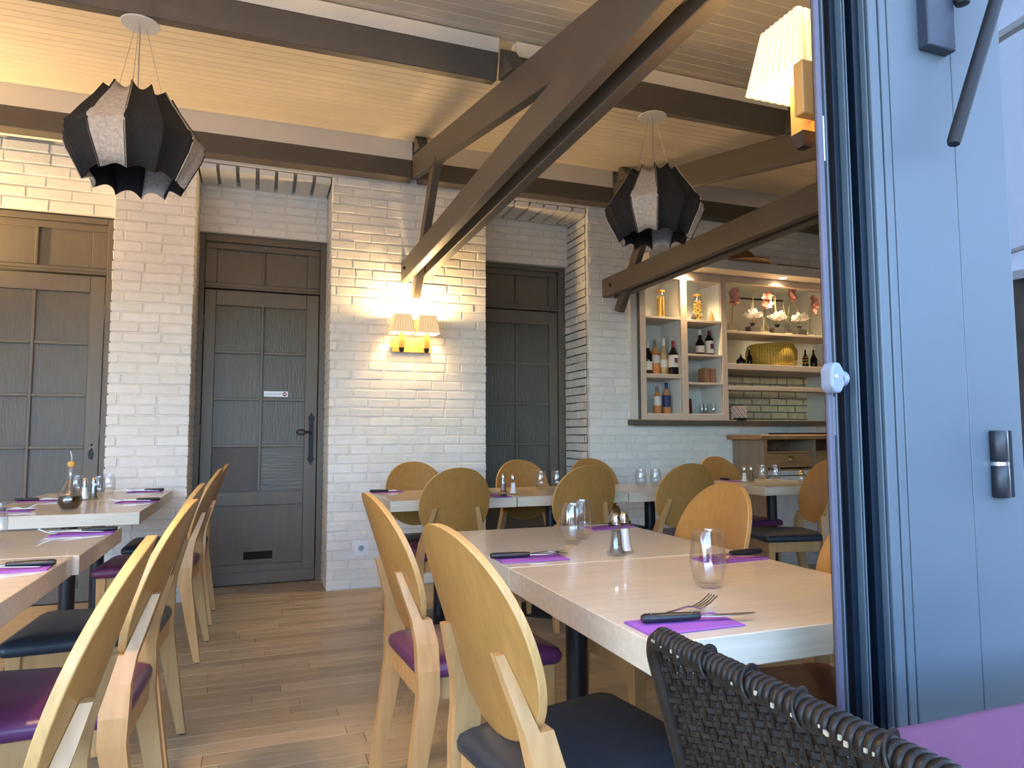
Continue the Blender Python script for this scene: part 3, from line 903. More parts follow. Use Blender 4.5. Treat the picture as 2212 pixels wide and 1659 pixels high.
def setting(x, y, rz, where, kflip=1, fork=(0.012, .020, 4), knife=(.008, -.012, -3), turn=0):
    """folded napkin with knife and fork; local +x is towards the tips"""
    n = ob('napkin', NAP, None, (x, y, TZ), (0, 0, rz)); tag(n, 'purple napkin ' + where, 'napkin', 'purple napkins')
    def place(dx, dy, dr):
        c, s = math.cos(rz), math.sin(rz)
        return (x + c * dx - s * dy, y + s * dx + c * dy, TZ + .0036), (0, 0, rz + math.radians(dr))
    l, r = place(*fork)
    f = ob('fork', FORK, None, l, r); tag(f, 'steel fork ' + where, 'fork', 'forks')
    l, r = place(*knife)
    k = thing('steak_knife', 'black-handled knife ' + where, 'knife', l, r[2], 'knives')
    ob('handle', KH, k, label='black handle'); ob('blade', KB, k); ob('rivets', KR, k)
D_ = math.radians
setting(.752, 1.122, D_(0), 'nearest the camera on the light table', fork=(.022, .050, 14), knife=(.038, -.002, -10))
setting(.742, 1.862, D_(-3), 'behind the nearest setting, beside a tumbler', fork=(.034, .020, 3), knife=(.000, .002, -4))
setting(1.265, 2.390, D_(192), 'at the far end of the middle table', fork=(.0, -.018, 0), knife=(.0, .012, 6))
setting(1.268, 1.655, D_(184), 'on the right of the middle table behind the front tumbler', fork=(.0, .030, 2), knife=(-.01, -.015, 0))
setting(.772, 4.375, D_(0), 'on the left end of the rear row')
setting(1.335, 3.860, D_(90), 'near the shakers on the rear row')
setting(1.30, 4.36, D_(-90), 'far side of the rear row behind the shakers')
setting(3.445, 4.47, D_(-90), 'on the table before the sideboard')
setting(-.605, 4.245, D_(182), 'on the right side of the oil bottle table', fork=(.03, .02, 0))
setting(-.670, 5.00, D_(182), 'on the table against the wall')
setting(-1.12, 4.50, D_(0), 'behind the oil bottle')
setting(-.590, 2.93, D_(184), 'on the corner of the left table with the tumbler', fork=(.03, .02, 3))
setting(-.615, 2.20, D_(184), 'at the left edge nearest the camera', fork=(.02, .02, 3))
setting(-1.11, 3.94, D_(-2), 'left of the oil bottle at the picture edge')

def tumbler_mesh():
    m_ = MB()
    o = [(0, 0), (.022, 0), (.0265, .003), (.0355, .022), (.0408, .050), (.0412, .066), (.0385, .095), (.0335, .128), (.0330, .130), (.0322, .128), (.0370, .095), (.0396, .066), (.0391, .050), (.034, .024), (.022, .010), (0, .009)]
    m_.lathe(o, 28, cap=False)
    return m_.mesh('tumbler', GLASS, 60)
TUM = tumbler_mesh()
def tumbler(x, y, where, sc=1.0):
    o = ob('tumbler', TUM, None, (x, y, TZ - .0003)); o.scale = (sc, sc, sc)
    tag(o, 'clear rounded glass tumbler ' + where, 'glass', 'tumblers')
tumbler(.990, 1.375, 'alone in the front of the nearest table')
tumbler(.968, 2.070, 'in front of another on the middle table')
tumbler(1.052, 2.175, 'half hidden behind the one on the middle table')
tumbler(1.115, 4.36, 'partly hidden behind a chair back on the rear row', .95)
tumbler(1.740, 4.190, 'left of a pair before the right grey door', .95)
tumbler(1.850, 4.180, 'right of a pair before the right grey door', .95)
tumbler(2.462, 4.150, 'left of a pair against the white niche wall', .95)
tumbler(2.566, 4.130, 'right of a pair against the white niche wall', .95)
tumbler(3.690, 4.400, 'left of a pair before the sideboard drawers', .95)
tumbler(3.785, 4.360, 'right of a pair before the sideboard drawers', .95)
tumbler(-.872, 4.66, 'behind the salt and pepper at the left', .95)
tumbler(-.862, 4.92, 'near the wall at the left table', .95)
tumbler(-1.01, 4.80, 'behind the oil bottle', .95)
tumbler(-.818, 2.775, 'at the left picture edge')

def shaker_parts():
    b = MB(); b.lathe([(0, 0), (.0215, 0), (.0225, .006), (.017, .012), (.0155, .018), (.0115, .060), (.0105, .072), (0, .072)], 10)
    t = MB(); t.lathe([(.0108, .070), (.0112, .080), (.009, .089), (.0085, .090), (.004, .096), (0, .097)], 14)
    f = MB(); f.lathe([(0, .006), (.0165, .006), (.0125, .020), (.0095, .055), (0, .055)], 12)
    return b.mesh('glass_body', SHKG, 30), t.mesh('cap', CHROME, 60), f
SB, ST, SF = shaker_parts()
SFS, SFP = SF.mesh('salt', SALT, 60), SF.mesh('pepper', PEPPER, 60)
def shaker(x, y, salt, where, sc=1.28):
    nm = 'salt_shaker' if salt else 'pepper_shaker'
    s_ = thing(nm, ('glass salt shaker ' if salt else 'glass pepper shaker ') + where, 'shaker', (x, y, TZ - .0003), 0, 'salt and pepper shakers')
    s_.scale = (sc, sc, sc)
    ob('glass_body', SB, s_); ob('cap', ST, s_, label='chrome cap'); ob('salt' if salt else 'pepper', SFS if salt else SFP, s_)
shaker(1.000, 1.830, False, 'left of the pair on the middle table')
shaker(1.045, 1.862, True, 'right of the pair on the middle table')
shaker(1.425, 4.03, False, 'in the rear row before a chair back')
shaker(1.455, 3.94, True, 'in the rear row before a chair back')
shaker(3.450, 4.310, True, 'before the sideboard side panel')
shaker(3.505, 4.300, False, 'before the sideboard side panel')
shaker(-.905, 4.50, True, 'nearest the oil bottle at the left')
shaker(-.865, 4.52, False, 'beside the oil bottle pair at the left')

# oil bottle with spout
ob_ = thing('oil_bottle', 'onion-shaped glass bottle of dark oil with cork and metal spout on the left table', 'bottle', (-.842, 3.885, TZ), 0)
m = MB(); m.lathe([(0, 0), (.032, 0), (.036, .004), (.052, .034), (.0535, .052), (.047, .075), (.032, .108), (.017, .145), (.012, .180), (.0125, .215), (.0115, .215), (.0105, .180), (.0155, .145), (.030, .108), (.0455, .075), (.0515, .052), (.050, .034), (.033, .007), (0, .006)], 30, cap=False)
m.build('glass_body', GLASS, ob_, smooth=60)
m = MB(); m.lathe([(0, .007), (.033, .0075), (.0495, .034), (.051, .052), (.0475, .068), (0, .068)], 30); m.build('oil', OIL, ob_, smooth=50)
m = MB(); m.lathe([(.010, .205), (.0165, .212), (.0175, .222), (.0165, .231), (.007, .236), (0, .236)], 16); m.build('cork', CORK, ob_, smooth=50)
m = MB(); m.tube([(0, 0, .234), (0, 0, .250), (-.002, 0, .266), (-.008, 0, .284)], [.0035, .0032, .0028, .002], 8); m.build('spout', CHROME, ob_, smooth=True)
# small jar with brass lid on the table before the sideboard
j = thing('glass_jar', 'little glass jar with a brass lid near the blue door edge', 'jar', (3.885, 4.20, TZ), 0)
m = MB(); m.lathe([(0, 0), (.022, 0), (.028, .02), (.028, .04), (.020, .05), (.0185, .05), (.026, .04), (.026, .02), (.02, .004), (0, .004)], 18, cap=False); m.build('glass_body', GLASS, j, smooth=60)
m = MB(); m.lathe([(.02, .05), (.024, .056), (.022, .072), (.010, .082), (0, .083)], 18); m.build('lid', BRASS, j, smooth=60)

# ================================================================== SHELF NICHE (built-in)
YF = 5.115
ni = tag(bpy.data.objects.new('shelf_niche', None), 'beige built-in shelf unit in the brick wall niche', 'shelf unit'); C.objects.link(ni); ni.location = (0, 0, 0)
XA, XB, XC, XD, XE, XF = 3.036, 3.108, 3.463, 3.530, 3.890, 3.948
m = MB()
m.box(XA, XB, YF, 5.45, 1.237, 2.55); m.box(XC, XD, YF, 5.45, 1.237, 2.55); m.box(XE, XF, YF, 5.45, 1.237, 2.55)
m.box(XB, XC, YF, 5.45, 1.237, 1.292); m.box(XD, XE, YF, 5.45, 1.237, 1.292)
m.box(XB, XC, YF, 5.16, 2.475, 2.55); m.box(XD, XE, YF, 5.16, 2.475, 2.55)
m.box(XF, 5.36, YF, 5.16, 2.49, 2.55)
m.build('frame', SHELFP, ni, bevel=.002, segs=1)
MB().box(2.972, XA, 5.135, 5.20, 1.237, 2.60).build('edge_strip', PLASTER, ni, label='white strip beside the frame')
MB().box(XA - .003, XA + .012, YF - .004, YF + .02, 1.237, 2.55).build('edge_bead', BEAM, ni)
for (a, b, z, t) in ((XB, XC, 2.133, .018), (XB, XC, 1.633, .034), (XD, XE, 2.126, .022), (XD, XE, 1.820, .018), (XD, XE, 1.568, .018), (XF, 5.36, 2.048, .022), (XF, 5.36, 1.750, .053), (XF, 5.36, 1.547, .036)):
    yb_ = 5.44 if b < 4 else (5.50 if z > 2 else (5.62 if z > 1.7 else 5.30))
    MB().box(a, b, YF, yb_, z - t, z).build('shelf', SHELFP, ni, bevel=.0015, segs=1)
for a, b in ((XB, XC), (XD, XE)):
    mm = MB(); mm.box(a, b, 5.44, 5.45, 1.292, 2.55); mm.box(a - .001, a + .003, 5.14, 5.44, 1.292, 2.475); mm.box(b - .003, b + .001, 5.14, 5.44, 1.292, 2.475)
    mm.build('cubby_lining', SHELFIN, ni)
mm = MB(); mm.box(XF, 5.36, 5.86, 5.90, 1.71, 2.62); mm.box(5.33, 5.36, 5.16, 5.88, 1.19, 2.62); mm.box(XF - .02, XF - .004, 5.45, 5.88, 1.19, 2.62); mm.box(XF, 5.36, 5.16, 5.90, 2.60, 2.62)
mm.build('niche_lining', SHELFIN, ni)
MB().box(2.985, 5.36, YF, 5.9, 1.19, 1.195).build('niche_floor', SHELFP, ni)
MB().tube([(4.58, 5.82, 2.520), (5.22, 5.82, 2.530)], .010, 8).build('hanging_rail', BLKM, ni)
yb = struct(MB().box(XF, 5.34, 5.645, 5.90, 1.19, 1.72).build('wall_back', YMORT), 'yellow brick wall behind the lower shelves')
brick_run(yb, XF, 5.335, 1.20, 1.71, 5.64, pitch=.216, course=.0705, mt_=YBRICK, joint=.012, phase=.05)
sl = MB(); sl.prism([(5.07, 1.19), (5.07, 1.237), (5.085, 1.24), (5.45, 1.24), (5.45, 1.19)], 'x', 2.950, 5.6)
tag(sl.build('window_sill', BEAM, None, bevel=.004, segs=1), 'long taupe sill ledge under the shelf unit', 'sill')
co = thing('cornice_shelf', 'pale cornice with downlights over the shelf unit', 'shelf', (0, 0, 0))
MB().box(3.04, 5.6, 4.93, 5.165, 2.552, 2.640).build('cornice_board', FASCIA, co, bevel=.002, segs=1)
for x, e in ((3.505, 5.0), (4.520, 7.0), (5.35, 5.0)):
    MB().lathe([(0, -.001), (.036, -.001), (.040, -.004), (.040, 0), (0, 0)], 20).build('downlight_ring', CHROME, co, loc=(x, 5.03, 2.552))
    MB().lathe([(0, -.006), (.030, -.006), (.032, -.002), (0, -.002)], 18).build('downlight_lens', BULBW, co, loc=(x, 5.03, 2.552))
    ld = bpy.data.lights.new('spot', 'SPOT'); ld.energy = e * 5.0 * LAMP; ld.color = (1, .74, .42); ld.spot_size = math.radians(125); ld.spot_blend = .8; ld.shadow_soft_size = .03
    lo = bpy.data.objects.new('downlight_spot', ld); C.objects.link(lo); lo.parent = co; lo.location = (x, 5.04, 2.54); lo.rotation_euler = (math.radians(14), 0, 0)
# on the cornice
h_ = MB(); h_.lathe([(0, 0), (.25, 0), (.245, .008), (.17, .018), (.125, .05), (.095, .095), (.055, .125), (0, .135)], 28)
tag(h_.build('wooden_bell', BROWNW, None, loc=(4.06, 5.03, 2.640), smooth=60), 'brown bell-shaped wooden piece on the cornice', 'ornament')
hb_ = MB().box(-.27, .27, -.045, .045, 0, .026)
tag(hb_.build('wooden_board', BROWNW, None, loc=(4.70, 5.03, 2.640), bevel=.002, segs=1), 'long flat brown board lying on the cornice', 'board')

# ---- bottles and jars on the shelves
def bottle(x, y, z, h, glass, cap, lab, label, r=.038, lab2=None, shoulder=.62, lz=(.14, .40)):
    b = thing('wine_bottle', label, 'bottle', (x, y, z + .0004), 0, 'wine bottles')
    k = h
    m_ = MB(); m_.lathe([(0, 0), (r * .9, 0), (r, .006), (r, k * (shoulder - .08)), (r * .93, k * shoulder), (r * .55, k * (shoulder + .10)), (.0145, k * (shoulder + .18)), (.0135, k * .98), (0, k * .98)], 22)
    m_.build('glass_body', glass, b, smooth=60)
    m_ = MB(); m_.lathe([(.0142, k * .80), (.0150, k * .805), (.0150, k), (.012, k + .002), (0, k + .002)], 16); m_.build('capsule', cap, b, smooth=60)
    m_ = MB(); m_.lathe([(r + .0006, k * lz[0]), (r + .0006, k * lz[1])], 24, cap=False); m_.build('label', lab, b, smooth=60)
    if lab2:
        q = MB(); q.box(-.016, .016, -r - .003, -r - .0006, k * lerp(lz[0], lz[1], .35), k * lerp(lz[0], lz[1], .75)); q.build('label_print', lab2, b)
    return b
S2, S3 = 1.633, 1.292
bottle(3.205, 5.25, S2, .295, WINE, CAPW, LABEL, 'dark bottle with white cap at the left end of the middle left cubby')
bottle(3.292, 5.27, S2, .315, ROSE, CAPG, LABEL, 'rosé bottle with cream label beside the dark bottle', r=.042, lz=(.34, .56))
bottle(3.382, 5.27, S2, .335, WHITEWINE, CAPW, LABEL, 'pale slender bottle with white label, third in the cubby', r=.043, lz=(.22, .42), shoulder=.55)
bottle(3.414, 5.170, S2, .298, WINE, CAPR, LABEL, 'dark red wine with red cap and printed label, right end of the cubby', r=.043, lab2=LABELR, lz=(.22, .58))
bottle(3.745, 5.24, 1.820, .238, WINE, CAPW, LABEL, 'dark bottle with white cap in the upper right cubby', r=.040, lz=(.12, .38), shoulder=.50)
bottle(3.845, 5.24, 1.820, .232, WINE, CAPR, LABEL, 'dark bottle with red cap and tall cream label in the upper right cubby', r=.040, lab2=LABELR, lz=(.10, .60), shoulder=.66)
bottle(3.292, 5.25, S3, .245, ROSE, CAPG, LABEL, 'rosé bottle with cream label in the bottom left cubby', r=.036, lz=(.30, .62))
bottle(3.388, 5.25, S3, .275, ROSE, CAPB, LABELB, 'orange bottle with navy cap and navy label in the bottom cubby', r=.036, lz=(.22, .60))
def jar(x, z, h, r, fill, label, cat='jar', name='storage_jar', y=5.26, tilt=False):
    j_ = thing(name, label, cat, (x, y, z + .0004))
    m_ = MB(); m_.lathe([(0, 0), (r, 0), (r, h * .82), (r * .75, h * .90), (r * .75, h * .93), (r * .70, h * .93), (r * .70, h * .90), (r - .003, h * .81), (r - .003, .004), (0, .004)], 20, cap=False)
    m_.build('glass_body', GLASS, j_, smooth=60)
    m_ = MB(); m_.lathe([(r * .78, h * .93), (r * .98, h * .935), (r * .98, h * .985), (r * .8, h), (0, h)], 18); m_.build('cork_lid', CORK, j_, smooth=60)
    return j_
ja = jar(3.350, 2.133, .265, .042, None, 'tall glass jar of long pasta in the top left cubby')
m = MB()
for k in range(26):
    a, r_ = random.uniform(0, 2 * PI), .034 * math.sqrt(random.random()); b = a + random.uniform(-.5, .5)
    m.tube([(r_ * math.cos(a), r_ * math.sin(a), .006), (r_ * .9 * math.cos(b), r_ * .9 * math.sin(b), .21)], .0032, 5)
stuff(m.build('long_pasta', PASTA, ja))
jb = jar(3.742, 2.126, .262, .044, None, 'tall glass jar full of short pasta in the top right cubby')
m = MB()
for k in range(170):
    a, r_ = random.uniform(0, 2 * PI), .034 * math.sqrt(random.random()); z = .014 + .19 * k / 170
    p = Vector((r_ * math.cos(a), r_ * math.sin(a), z)); d = Vector((random.uniform(-1, 1), random.uniform(-1, 1), random.uniform(-1, 1))).normalized() * .007
    m.tube([p - d, p + d], .0048, 6)
stuff(m.build('short_pasta', PASTA, jb))
def flask(x, z, h, r, col, label, y=5.22):
    f_ = thing('small_flask', label, 'flask', (x, y, z + .0004))
    m_ = MB(); m_.lathe([(0, 0), (r * .6, 0), (r, h * .30), (r * .95, h * .45), (r * .35, h * .66), (r * .28, h * .78), (0, h * .78)], 16); m_.build('glass_body', col, f_, smooth=60)
    m_ = MB(); m_.lathe([(r * .32, h * .78), (r * .36, h * .86), (r * .16, h), (0, h)], 12); m_.build('stopper', CORK, f_, smooth=60)
flask(3.672, 2.126, .098, .022, VASEB, 'little dark flask left of the short pasta jar')
flask(3.895 - .035, 2.126, .108, .024, ROSE, 'little amber flask right of the short pasta jar')
bo = thing('cardboard_pair', 'pair of terracotta boxes standing side by side in the right cubby', 'box', (3.822, 5.25, 1.568))
MB().box(-.062, -.003, -.05, .05, .0004, .140).build('box_half', BOXR, bo, bevel=.003, segs=1); MB().box(.003, .060, -.05, .05, .0004, .138).build('box_half', BOXR, bo, bevel=.003, segs=1)
tag(MB().prism([(-.018, 0), (.016, 0), (.010, .135), (-.012, .137)], 'y', -.04, .04).build('menu_holder', REDV, None, loc=(3.605, 5.24, S3 + .0004), bevel=.002, segs=1), 'dark red slim holder at the left of the bottom right cubby', 'holder')
for k in range(4):
    o = ob('water_glass', TUM, None, (3.735 + k * .062, 5.22 + .03 * (k % 2), S3 - .0001)); o.scale = (.62, .62, .74)
    tag(o, 'upturned clear glass in a row at the bottom right cubby', 'glass', 'glasses in the bottom cubby')

def carafe(x, h, label, y=5.27, r=.05):
    c_ = thing('flower_carafe', label, 'vase', (x, y, 2.048 + .0004))
    m_ = MB(); m_.lathe([(0, 0), (r * .9, 0), (r, .012), (r * .92, h * .25), (r * .45, h * .52), (.013, h * .72), (.014, h), (.0125, h), (.0115, h * .72), (r * .42, h * .52), (r * .88, h * .25), (r * .95, .012), (0, .006)], 22, cap=False)
    m_.build('glass_body', GLASS, c_, smooth=60)
    m_ = MB(); m_.lathe([(0, .007), (r * .9, .010), (r * .88, .030), (0, .030)], 20); m_.build('amber_water', WHITEWINE, c_, smooth=60)
    return c_
def petal_mesh(L, W):
    m_ = MB(); vs = []; n = 6
    for i in range(n + 1):
        t = i / n; w_ = W * math.sin(PI * min(.97, t * .92 + .05)) ** .7
        for s_ in (-1, 0, 1): vs.append((t * L, s_ * w_ / 2, .18 * L * t * t + (.10 * W if s_ else 0)))
    fs = []
    for i in range(n):
        for j in (0, 1): q = i * 3 + j; fs.append((q, q + 1, q + 4, q + 3))
    m_.add(vs, fs); return m_
PET = petal_mesh(.046, .040).mesh('petal', PINK, 60)
PETW = petal_mesh(.052, .044).mesh('petal', WHITEF, 60)
def blossom_group(name, label, cat, base, heads, mt_, pet, stems=True):
    f_ = thing(name, label, cat, base)
    for (dx, dy, dz, s_) in heads:
        st = MB(); st.tube([(0, 0, 0), (dx * .4, dy * .4, dz * .6), (dx, dy, dz)], [.0022, .0018, .0014], 5); st.build('stem', GREENST if mt_ is PINK else STEM, f_)
        hd_ = MB(); hd_.lathe([(0, -.006), (.006, -.003), (.007, .003), (0, .007)], 8); hc = hd_.build('flower_head', STEM, f_, loc=(dx, dy, dz))
        for k in range(6 if mt_ is PINK else 9):
            a = 2 * PI * k / (6 if mt_ is PINK else 9) + random.uniform(-.2, .2)
            p_ = ob('petal', pet, hc, (0, 0, 0), (random.uniform(-.3, .3), random.uniform(-.9, -.1), a)); p_.scale = (s_ * 1.25, s_ * 1.25, s_ * 1.25)
        if mt_ is PINK: hc.rotation_euler = (random.uniform(.9, 1.5), 0, random.uniform(-.5, .5))
    for k in range(3):
        st = MB(); a = random.uniform(-.06, .06); st.tube([(0, 0, 0), (a * .5, 0, .16), (a, random.uniform(-.02, .02), random.uniform(.24, .33))], [.002, .0018, .0012], 5); st.build('dry_twig', STEM, f_)
    return f_
carafe(4.160 - .03, .20, 'leftmost flower carafe on the top long shelf', r=.047)
carafe(4.490, .215, 'second flower carafe, between two smoked vases', r=.058)
carafe(4.770, .215, 'third flower carafe with tall pink orchids', r=.055)
carafe(5.030, .16, 'rightmost flower carafe near the blue door edge', r=.048)
VB = 2.048 + .01
def orchid(x, h0, spots, label): blossom_group('pink_flowers', label, 'flowers', (x, 5.27, VB + .03), [(dx, dy, h0 + dz, s_) for dx, dy, dz, s_ in spots], PINK, PET)
orchid(4.130, .22, ((.02, -.01, .12, 1.0), (.0, -.02, .08, 1.1), (.03, .0, .05, 1.0), (-.01, .0, .01, .9)), 'pink blossoms in the leftmost carafe')
orchid(4.490, .21, ((.04, -.01, .13, 1.0), (.01, -.02, .09, 1.1), (.05, .0, .06, 1.0), (.0, -.01, .02, 1.0)), 'pink blossoms in the second carafe')
orchid(4.770, .26, ((.07, -.02, .20, 1.2), (.04, -.01, .15, 1.0), (.02, -.02, .09, 1.3), (.08, 0, .08, .8)), 'tall pink orchids in the third carafe under the downlight')
orchid(5.030, .18, ((.05, -.01, .15, 1.0), (.07, .0, .10, 1.0), (.05, .0, .05, .9)), 'pink blossoms in the rightmost carafe')
for i, x in enumerate((4.345, 4.630, 4.895)):
    v_ = thing('smoked_vase', ('left', 'middle', 'right')[i] + ' smoked glass square vase on the top long shelf', 'vase', (x, 5.25, 2.048 + .0004))
    MB().prism(rrect(-.058, .058, -.04, .04, .008, 3), 'z', 0, .072).build('glass_body', VASEB, v_, bevel=.003, segs=1)
    mm = MB(); mm.lathe([(.018, .072), (.018, .096), (.028, .100), (.028, .106), (0, .106)], 16); mm.build('neck', VASEB, v_, smooth=60)
    blossom_group('white_flowers', 'white peony blooms in the ' + ('left', 'middle', 'right')[i] + ' smoked vase', 'flowers', (x, 5.25, 2.048 + .107), [(-.045, -.01, .04, 1.1), (.0, -.02, .06, 1.25), (.045, -.01, .045, 1.1), (.01, .02, .035, 1.0)], WHITEF, PETW)

ch_ = thing('cheese_wheel', 'big yellow wheel of hard cheese on the middle long shelf', 'cheese', (4.640, 5.36, 1.750 + .0004))
mm = MB(); mm.lathe([(0, 0), (.205, 0), (.218, .012), (.232, .07), (.235, .11), (.232, .15), (.218, .208), (.205, .220), (0, .220)], 48); mm.build('rind', CHEESE, ch_, smooth=60)
mm = MB()
for i in range(22):
    a = -PI / 2 + (i - 11) * .105
    if -.2 < a + PI / 2 - .55 < .30: continue
    for j in range(9):
        r_ = .2335 if 2 < j < 7 else .230
        x, y_ = r_ * math.cos(a), r_ * math.sin(a); z = .032 + j * .019
        mm.box(x - .0028, x + .0028, y_ - .003, y_ + .003, z - .004, z + .004)
stuff(mm.build('dotted_marks', CHEESED, ch_))
mm = MB(); mm.tube([((.2355) * math.cos(-PI / 2 + .60 + .19 * math.cos(t)), .2355 * math.sin(-PI / 2 + .60 + .19 * math.cos(t)), .112 + .052 * math.sin(t)) for t in [2 * PI * k / 28 for k in range(28)]], .0035, 5, closed=True)
mm.build('oval_stamp', CHEESED, ch_)
def oil(x, h, r, label, y=5.22, z=1.750):
    f_ = thing('oil_cruet', label, 'bottle', (x, y, z + .0004))
    m_ = MB(); m_.lathe([(0, 0), (r * .9, 0), (r, .01), (r, h * .42), (r * .4, h * .62), (.008, h * .72), (.008, h * .86), (0, h * .86)], 18); m_.build('glass_body', WINE, f_, smooth=60)
    m_ = MB(); m_.tube([(0, 0, h * .86), (0, 0, h * .94), (-.008, 0, h)], [.004, .003, .002], 6); m_.build('spout', CHROME, f_, smooth=60)
    return f_
oil(4.175, .105, .042, 'round dark oil cruet left of the cheese wheel')
oil(4.272, .170, .024, 'slim dark oil bottle in front of the cheese wheel')
o5 = oil(4.930, .200, .028, 'dark oil bottle with yellow bands right of the cheese wheel')
for z in (.04, .066, .092): MB().lathe([(.0284, z), (.0284, z + .010)], 18, cap=False).build('yellow_band', CHEESE, o5)
oil(5.030, .202, .033, 'dark oil bottle nearest the blue door edge')
cd = thing('striped_napkin_box', 'striped green white and red box on the sill in front of yellow bricks', 'box', (4.070, 5.16, 1.2404), math.radians(-6))
MB().box(-.078, .078, -.035, .035, 0, .125).build('box_body', STRIPE, cd, bevel=.002, segs=1)
tag(MB().prism([(-.05, 0), (.05, 0), (.045, .018), (-.045, .018)], 'y', -.035, .035).build('black_tray', BLKP, None, loc=(4.05, 5.10, 1.2404)), 'small black tray on the sill by the striped box', 'tray')

# ================================================================== SIDEBOARD
sb = thing('sideboard', 'wooden sideboard with brass-handled drawers below the shelf niche', 'sideboard', (0, 0, 0))
X0, X1, Y0, Y1 = 4.015, 6.0, 4.75, YW - .004
mm = MB(); mm.prism([(Y0 - .045, 1.085), (Y0 - .040, 1.070), (Y0 - .02, 1.066), (Y1, 1.066), (Y1, 1.108), (Y0 - .03, 1.108), (Y0 - .042, 1.100)], 'x', X0 - .065, X1)
mm.build('worktop', SIDEW, sb, bevel=.003, segs=1)
MB().box(X0, X0 + .028, Y0 + .004, Y1, 0, 1.066).build('side_panel', SIDEP, sb)
MB().box(X0, X0 + .030, Y0, Y0 + .004, 0, 1.066).build('side_edging', SIDEW, sb)
mm = MB(); mm.box(X0 + .028, X1, Y1 - .02, Y1, .05, 1.066); mm.box(X0 + .028, X1, Y0 + .01, Y1, .952, .966); mm.box(X0 + .028, X1, Y0 + .01, Y1, .80, .815)
mm.build('carcass', SIDEW, sb)
for i, xd in enumerate((4.556, 5.09, 5.62)):
    MB().box(xd - .011, xd + .011, Y0, Y1 - .02, .79, 1.066).build('divider', SIDEP, sb)
xs = [X0 + .03, 4.556, 5.09, 5.62]
for i in range(3):
    a, b = xs[i] + (.012 if i else .002), xs[i + 1] - .012
    dr = MB().box(a + .004, b - .004, Y0 + .004, Y0 + .024, .828, .948).build('drawer', SIDEW, sb, bevel=.002, segs=1)
    cx_ = (a + b) / 2
    q = MB(); lp = []
    for k in range(9):
        t = PI * k / 8
        lp.append((cx_ - .032 * math.cos(t), Y0 + .002 - .024 * math.sin(t) * .9, .905))
    vs = [(cx_ - .034 * math.cos(PI * k / 8) * s_, Y0 + .003 - .024 * math.sin(PI * k / 8) * s_, .892 + zz) for s_, zz in ((1, 0), (.92, .018), (.55, .030), (.05, .033)) for k in range(9)]
    fs = [(r_ * 9 + k, r_ * 9 + k + 1, r_ * 9 + k + 10, r_ * 9 + k + 9) for r_ in range(3) for k in range(8)]
    q.add(vs, fs); qo = q.build('cup_handle', BRASS, dr, smooth=60, label='brass cup handle')
    for k in (0, 1):   # diagonal wine cross pieces in the open compartment
        x0_ = a + (.02 if k == 0 else .22)
        MB().hexa([(x0_, Y0 + .02, 1.055), (x0_ + .012, Y0 + .02, 1.060), (x0_ + .14, Y0 + .30, .970), (x0_ + .128, Y0 + .30, .967), (x0_, Y0 + .02, 1.066), (x0_ + .012, Y0 + .02, 1.066), (x0_ + .14, Y0 + .30, .981), (x0_ + .128, Y0 + .30, .978)]).build('slanted_divider', SIDEP, sb)
MB().box(X0 + .03, X1, Y0 + .006, Y0 + .02, .762, .800).build('rail', WWASH, sb)
for i in range(3):
    a, b = xs[i] + .006, xs[i + 1] - .006
    dd = MB(); dd.box(a, b, Y0 + .004, Y0 + .024, .09, .755)
    do = dd.build('cupboard_door', WWASH, sb, bevel=.002, segs=1)
    fr2 = MB(); fr2.box(a, a + .06, Y0 - .004, Y0 + .004, .09, .755); fr2.box(b - .06, b, Y0 - .004, Y0 + .004, .09, .755); fr2.box(a + .06, b - .06, Y0 - .004, Y0 + .004, .69, .755); fr2.box(a + .06, b - .06, Y0 - .004, Y0 + .004, .09, .16)
    fr2.build('door_frame', WWASH, do, bevel=.002, segs=1)
MB().box(X0, X1, Y0 + .012, Y0 + .03, 0, .085).build('plinth', WWASH, sb)
tag(MB().box(-.26, .26, -.12, .12, .0004, .016).build('serving_tray', BLKP, None, loc=(4.62, 4.98, 1.108), bevel=.003, segs=1), 'flat black tray lying on the sideboard top', 'tray')

# ================================================================== BLUE FOLDING DOOR STACK AND GLASS FRONT
fd = struct(bpy.data.objects.new('door_4', None), 'blue-grey aluminium folding door stack beside the open front'); C.objects.link(fd); fd.location = (0, .90, 0)
ZT = 2.315
def slat(name, x0, x1, y0, mt_, yb_=.05, bev=.0012):
    yb_ = min(yb_, x0 / .9857 - .9 if x0 < 1 else .05)
    yb_ = max(yb_, y0 + .002)
    return MB().box(x0, x1, y0, yb_, .004, ZT).build(name, mt_, fd, bevel=bev, segs=2)
slat('leaf_edge', .8965, .908, 0.0, ALU2, bev=.003)
slat('gasket', .908, .9145, .012, GASK)
slat('ridge', .9145, .9172, .002, ALU); slat('channel_wall', .9172, .930, .012, ALUD)
slat('channel', .930, .947, .040, GASK); slat('channel_wall', .947, .9605, .016, ALUD); slat('ridge', .9605, .9625, .003, ALU)
slat('gasket', .9625, .9668, .012, GASK); slat('ridge', .9668, .9692, .003, ALU); slat('channel_wall', .9692, .979, .012, ALUD)
slat('channel', .979, .997, .040, GASK); slat('channel_wall', .997, 1.013, .014, ALUD); slat('ridge', 1.013, 1.0155, .003, ALU)
slat('gasket', 1.0155, 1.021, .012, GASK)
slat('stile', 1.021, 1.0430, 0, ALU, bev=.002); slat('gasket', 1.043, 1.047, .012, GASK); slat('stile', 1.047, 1.065, 0, ALU, bev=.002)
slat('gasket', 1.065, 1.0675, .008, GASK); slat('wide_stile', 1.0675, 1.2255, 0, ALU, bev=.002)
slat('gasket', 1.2255, 1.2275, .008, GASK); slat('outer_stile', 1.2275, 1.367, .001, ALU, bev=.002)
